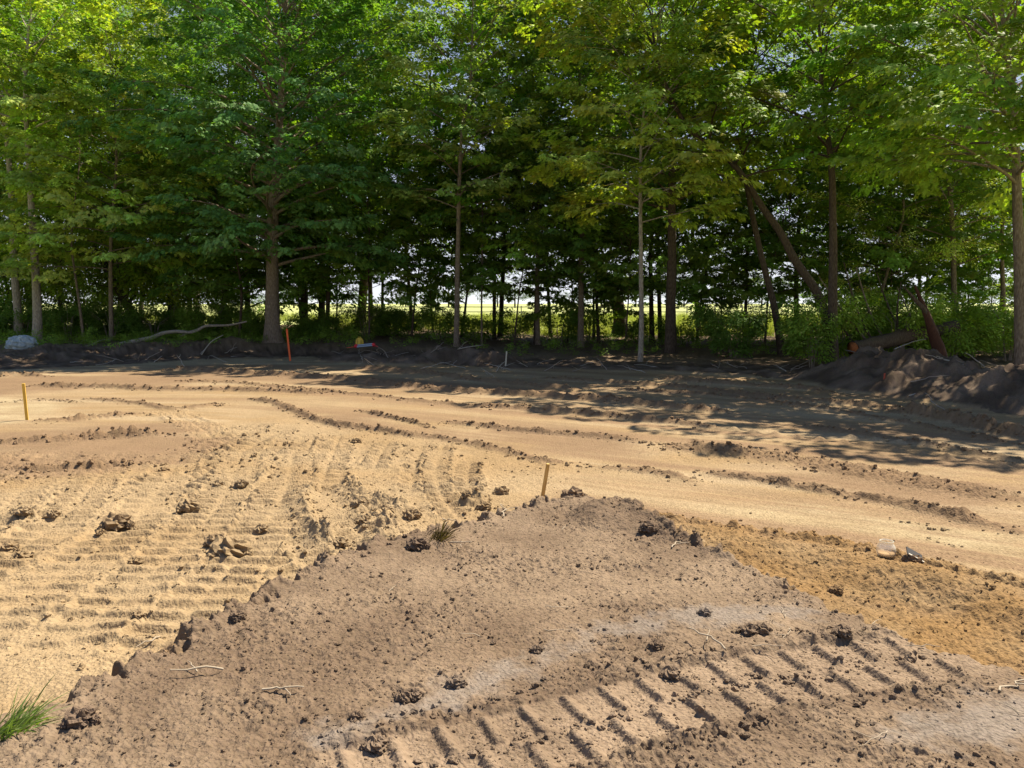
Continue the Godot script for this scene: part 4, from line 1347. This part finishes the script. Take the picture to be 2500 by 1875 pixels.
func stem(called: String, path: Array, dist: float, w0: float, w1: float, label: String, category: String, m: Material, sd: int) -> Node3D:
	# a piece of wood along pixels [x, y, extra distance]; widths in pixels
	var first := pz(path[0][0], path[0][1], dist + path[0][2])
	var t := thing(called, first, label, category)
	var cv := Curve3D.new()
	for k in path.size():
		var p := pz(path[k][0], path[k][1], dist + path[k][2]) - first
		var a := pz(path[maxi(k - 1, 0)][0], path[maxi(k - 1, 0)][1], dist + path[maxi(k - 1, 0)][2]) - first
		var b := pz(path[mini(k + 1, path.size() - 1)][0], path[mini(k + 1, path.size() - 1)][1], dist + path[mini(k + 1, path.size() - 1)][2]) - first
		cv.add_point(p, (a - b) / 6.0, (b - a) / 6.0)
	var l := cv.get_baked_length()
	var n := int(l / 0.12) + 3
	var pts := PackedVector3Array()
	var rr := PackedFloat32Array()
	for k in n:
		var u := float(k) / (n - 1)
		pts.append(cv.sample_baked(l * u))
		rr.append(0.5 * lerpf(w0, w1, u) * dist / FOCAL)
	var s := Shape.new()
	s.tube(pts, rr, 12, 0.07, sd)
	put("stem", s.mesh(), m, t)
	return t

func build_litter() -> void:
	var r := RandomNumberGenerator.new()
	r.seed = 77
	M.clods = []
	for k in 4: M.clods.append(clod_mesh(80 + k, 12, 0.55, 0.85))
	var crumb := clod_mesh(90, 4, 0.4, 0.85)
	var grain: StandardMaterial3D = M.clod
	# crumbs of earth: topsoil, spilled ridges, churned sand
	var spots := []
	for k in 42000:
		var d := 2.0 + 4.8 * pow(r.randf(), 0.9)
		var x := r.randf_range(-0.75, 0.75) * d
		var tp := mask_at(TOP, x, -d)
		if tp < 0.3 or mask_at(SMOOTH, x, -d) > 0.5 and r.randf() < 0.9: continue
		if n_mid.get_noise_2d(x * 0.9 + 17.0, -d * 0.9) < r.randf_range(-0.6, 0.35): continue
		spots.append([x, -d, 0.0022 + 0.005 * pow(r.randf(), 4.0) + (0.012 * pow(r.randf(), 40.0))])
	scatter("topsoil_crumbs", "loose crumbs of dark topsoil strewn over the near bank", "crumbs", spots, crumb, grain, 1)
	spots = []
	for id in f_type.size():
		var line: PackedVector2Array = feats[id]
		var ty := f_type[id]
		if ty == HEAP or ty == BEADS: continue
		var per: float = {WINDROW: 60.0, RIDGE: 110.0, TRACK: 16.0, PADS: 220.0}[ty]
		for k in int(f_total[id] * per):
			var i := r.randi() % (line.size() - 1)
			var p := line[i].lerp(line[i + 1], r.randf())
			var nn := (line[i + 1] - line[i]).orthogonal().normalized()
			var d := -p.y
			var off := r.randfn(0.0, 1.0)
			if ty == TRACK: off = (f_w[id] * 1.1 + r.randfn(0.0, 0.05)) * (1.0 if r.randf() < 0.5 else -1.0)
			elif ty == PADS: off = r.randfn(0.0, 0.03) if r.randf() < 0.4 else (f_w[id] * 1.15 + absf(r.randfn(0.0, 0.06))) * (1.0 if r.randf() < 0.5 else -1.0)
			else: off *= f_w[id] * 1.1
			p += nn * off
			if d > 22.0: continue
			spots.append([p.x, p.y, (0.004 + 0.015 * pow(r.randf(), 4.0)) * (1.0 if d < 7.0 else 1.5)])
	for k in 9000:
		var d := 3.2 + 7.0 * r.randf()
		var x := r.randf_range(-0.75, 0.4) * d
		if mask_at(ROUGH, x, -d) < 0.5: continue
		if n_mid.get_noise_2d(x * 0.9 + 17.0, -d * 0.9) < r.randf_range(-0.5, 0.4): continue
		spots.append([x, -d, 0.0035 + 0.012 * pow(r.randf(), 5.0)])
	for k in 5000:
		var d := 3.0 + 3.4 * r.randf()
		var x := r.randf_range(0.6, 3.6)
		if mask_at(ORANGE, x, -d) < 0.4: continue
		spots.append([x, -d, 0.003 + 0.008 * pow(r.randf(), 6.0)])
	scatter("sand_crumbs", "loose crumbs of sand along the ridges and machine tracks", "crumbs", spots, crumb, grain, 2)
	# larger clods
	clod(1398, 1216, 0.085, 0, "dark lump of topsoil on the peak of the mound", "", 0.5)
	clod(560, 1352, 0.12, 1, "large crumbling sandy clump beside the curved machine track")
	clod(528, 1330, 0.07, 2, "rounded clod leaning against the large sandy clump", "", 0.3)
	clod(284, 1285, 0.09, 3, "dark-sided sandy clod among the straight track marks", "", 0.3)
	clod(460, 1250, 0.075, 1, "broad flat clod of crumbly sand above the large clump")
	clod(1018, 1336, 0.06, 2, "square dark clod at the foot of the dead grass tuft", "", 0.5)
	clod(196, 1762, 0.05, 3, "dark lump of soil near the green grass tuft", "", 0.8)  # whole lump tinted evenly toward dark brown
	clod(2225, 1372, 0.05, 0, "dark clod under the pale-edged scrap", "", 0.6)
	var cg := "dark clods scattered over the near topsoil"
	for c in [[580, 1510, 0.035], [985, 1706, 0.035], [1012, 1702, 0.03], [1112, 1672, 0.035], [1640, 1650, 0.04], [1600, 1580, 0.03], [2040, 1445, 0.035], [1830, 1545, 0.04], [1860, 1540, 0.035], [1720, 1500, 0.03], [870, 1750, 0.025], [335, 1505, 0.03], [2060, 1560, 0.04], [1580, 1300, 0.05], [920, 1825, 0.04], [1310, 1590, 0.025]]:
		clod(c[0], c[1], c[2], int(c[0]), "dark fist-sized clod lying loose on the near topsoil", cg, 0.25)
	cg = "sandy clods thrown up among the track marks"
	for c in [[880, 1236, 0.06], [940, 1245, 0.055], [1005, 1262, 0.06], [60, 1262, 0.05], [130, 1268, 0.05], [20, 1345, 0.06], [55, 1365, 0.05], [330, 1300, 0.03], [245, 1302, 0.03], [530, 1190, 0.05], [590, 1190, 0.05], [1225, 1205, 0.06], [1180, 1235, 0.055], [870, 1080, 0.05], [1140, 1210, 0.05], [330, 1375, 0.04], [700, 1085, 0.05], [400, 1150, 0.05], [640, 1300, 0.045], [890, 1290, 0.05], [960, 1325, 0.05], [830, 1330, 0.05]]:
		clod(c[0], c[1], c[2], int(c[0]), "crumbly sand clod thrown up among the track marks", cg, 0.1)
	# pale roots on the topsoil
	var rg := "pale broken roots lying on the topsoil"
	for k in 46:
		var d := 2.5 + 3.6 * pow(r.randf(), 0.8)
		var x := r.randf_range(-0.7, 0.75) * d
		if mask_at(TOP, x, -d) < 0.6: continue
		root(Vector2(x, -d), r.randf_range(0.05, 0.17), 0.0022, r, rg)
	for p in [[640, 1690, 0.16], [545, 1640, 0.2], [1080, 1270, 0.2], [1230, 1265, 0.3], [1640, 1340, 0.16], [1770, 1590, 0.2], [2440, 1690, 0.22], [1100, 1330, 0.15], [390, 1560, 0.12]]:
		var q := on_ground(p[0], p[1], 0.1)
		root(Vector2(q.x, q.z), p[2], 0.005, r, rg)
	# twigs on the far heaps
	var tg := "twigs and roots sticking out of the far heaps"
	for k in 70:
		var p: Array = [[2080 + r.randf() * 420, 880 + r.randf() * 90], [830 + r.randf() * 420, 868 + r.randf() * 22], [150 + r.randf() * 460, 858 + r.randf() * 30], [1200 + r.randf() * 750, 893 + r.randf() * 16]][k % 4]
		var q := on_ground(p[0], p[1], 0.2)
		if q.z < -26.0: continue
		var s := Shape.new()
		var a := r.randf() * TAU
		var l := r.randf_range(0.2, 0.75)
		curve_tube(s, Vector3.ZERO, Vector3(cos(a) * l, r.randf_range(0.02, 0.3), sin(a) * l), 0.011, 0.004, 0.06, 5, r)
		if k % 2: curve_tube(s, Vector3(cos(a) * l * 0.5, 0.06, sin(a) * l * 0.5), Vector3(cos(a + 0.8) * l * 0.8, 0.15, sin(a + 0.8) * l * 0.8), 0.006, 0.003, 0.06, 4, r)
		var t := put("twig", s.mesh(), M.twig_pale if k % 3 else M.twig)
		t.position = Vector3(q.x, ground(q.x, q.z) + 0.01, q.z)
		tag(t, "dry broken twig sticking out of the dark soil heaps", "twig", tg)

func root(p: Vector2, l: float, rad: float, r: RandomNumberGenerator, g: String) -> void:
	var s := Shape.new()
	var a := r.randf() * TAU
	var e := Vector3(cos(a), 0, sin(a)) * l
	curve_tube(s, Vector3.ZERO, e + Vector3(0, r.randf_range(-0.01, 0.03), 0), rad, rad * 0.5, 0.09, 5, r)
	if l > 0.12: curve_tube(s, e * 0.5, e * 0.5 + Vector3(cos(a + 1.0), 0.1, sin(a + 1.0)) * l * 0.5, rad * 0.7, rad * 0.3, 0.08, 4, r, 5)
	var o := put("root", s.mesh(), M.root)
	o.position = Vector3(p.x, ground(p.x, p.y) + rad + 0.006, p.y)
	tag(o, "thin pale broken root lying loose on the topsoil", "root", g)
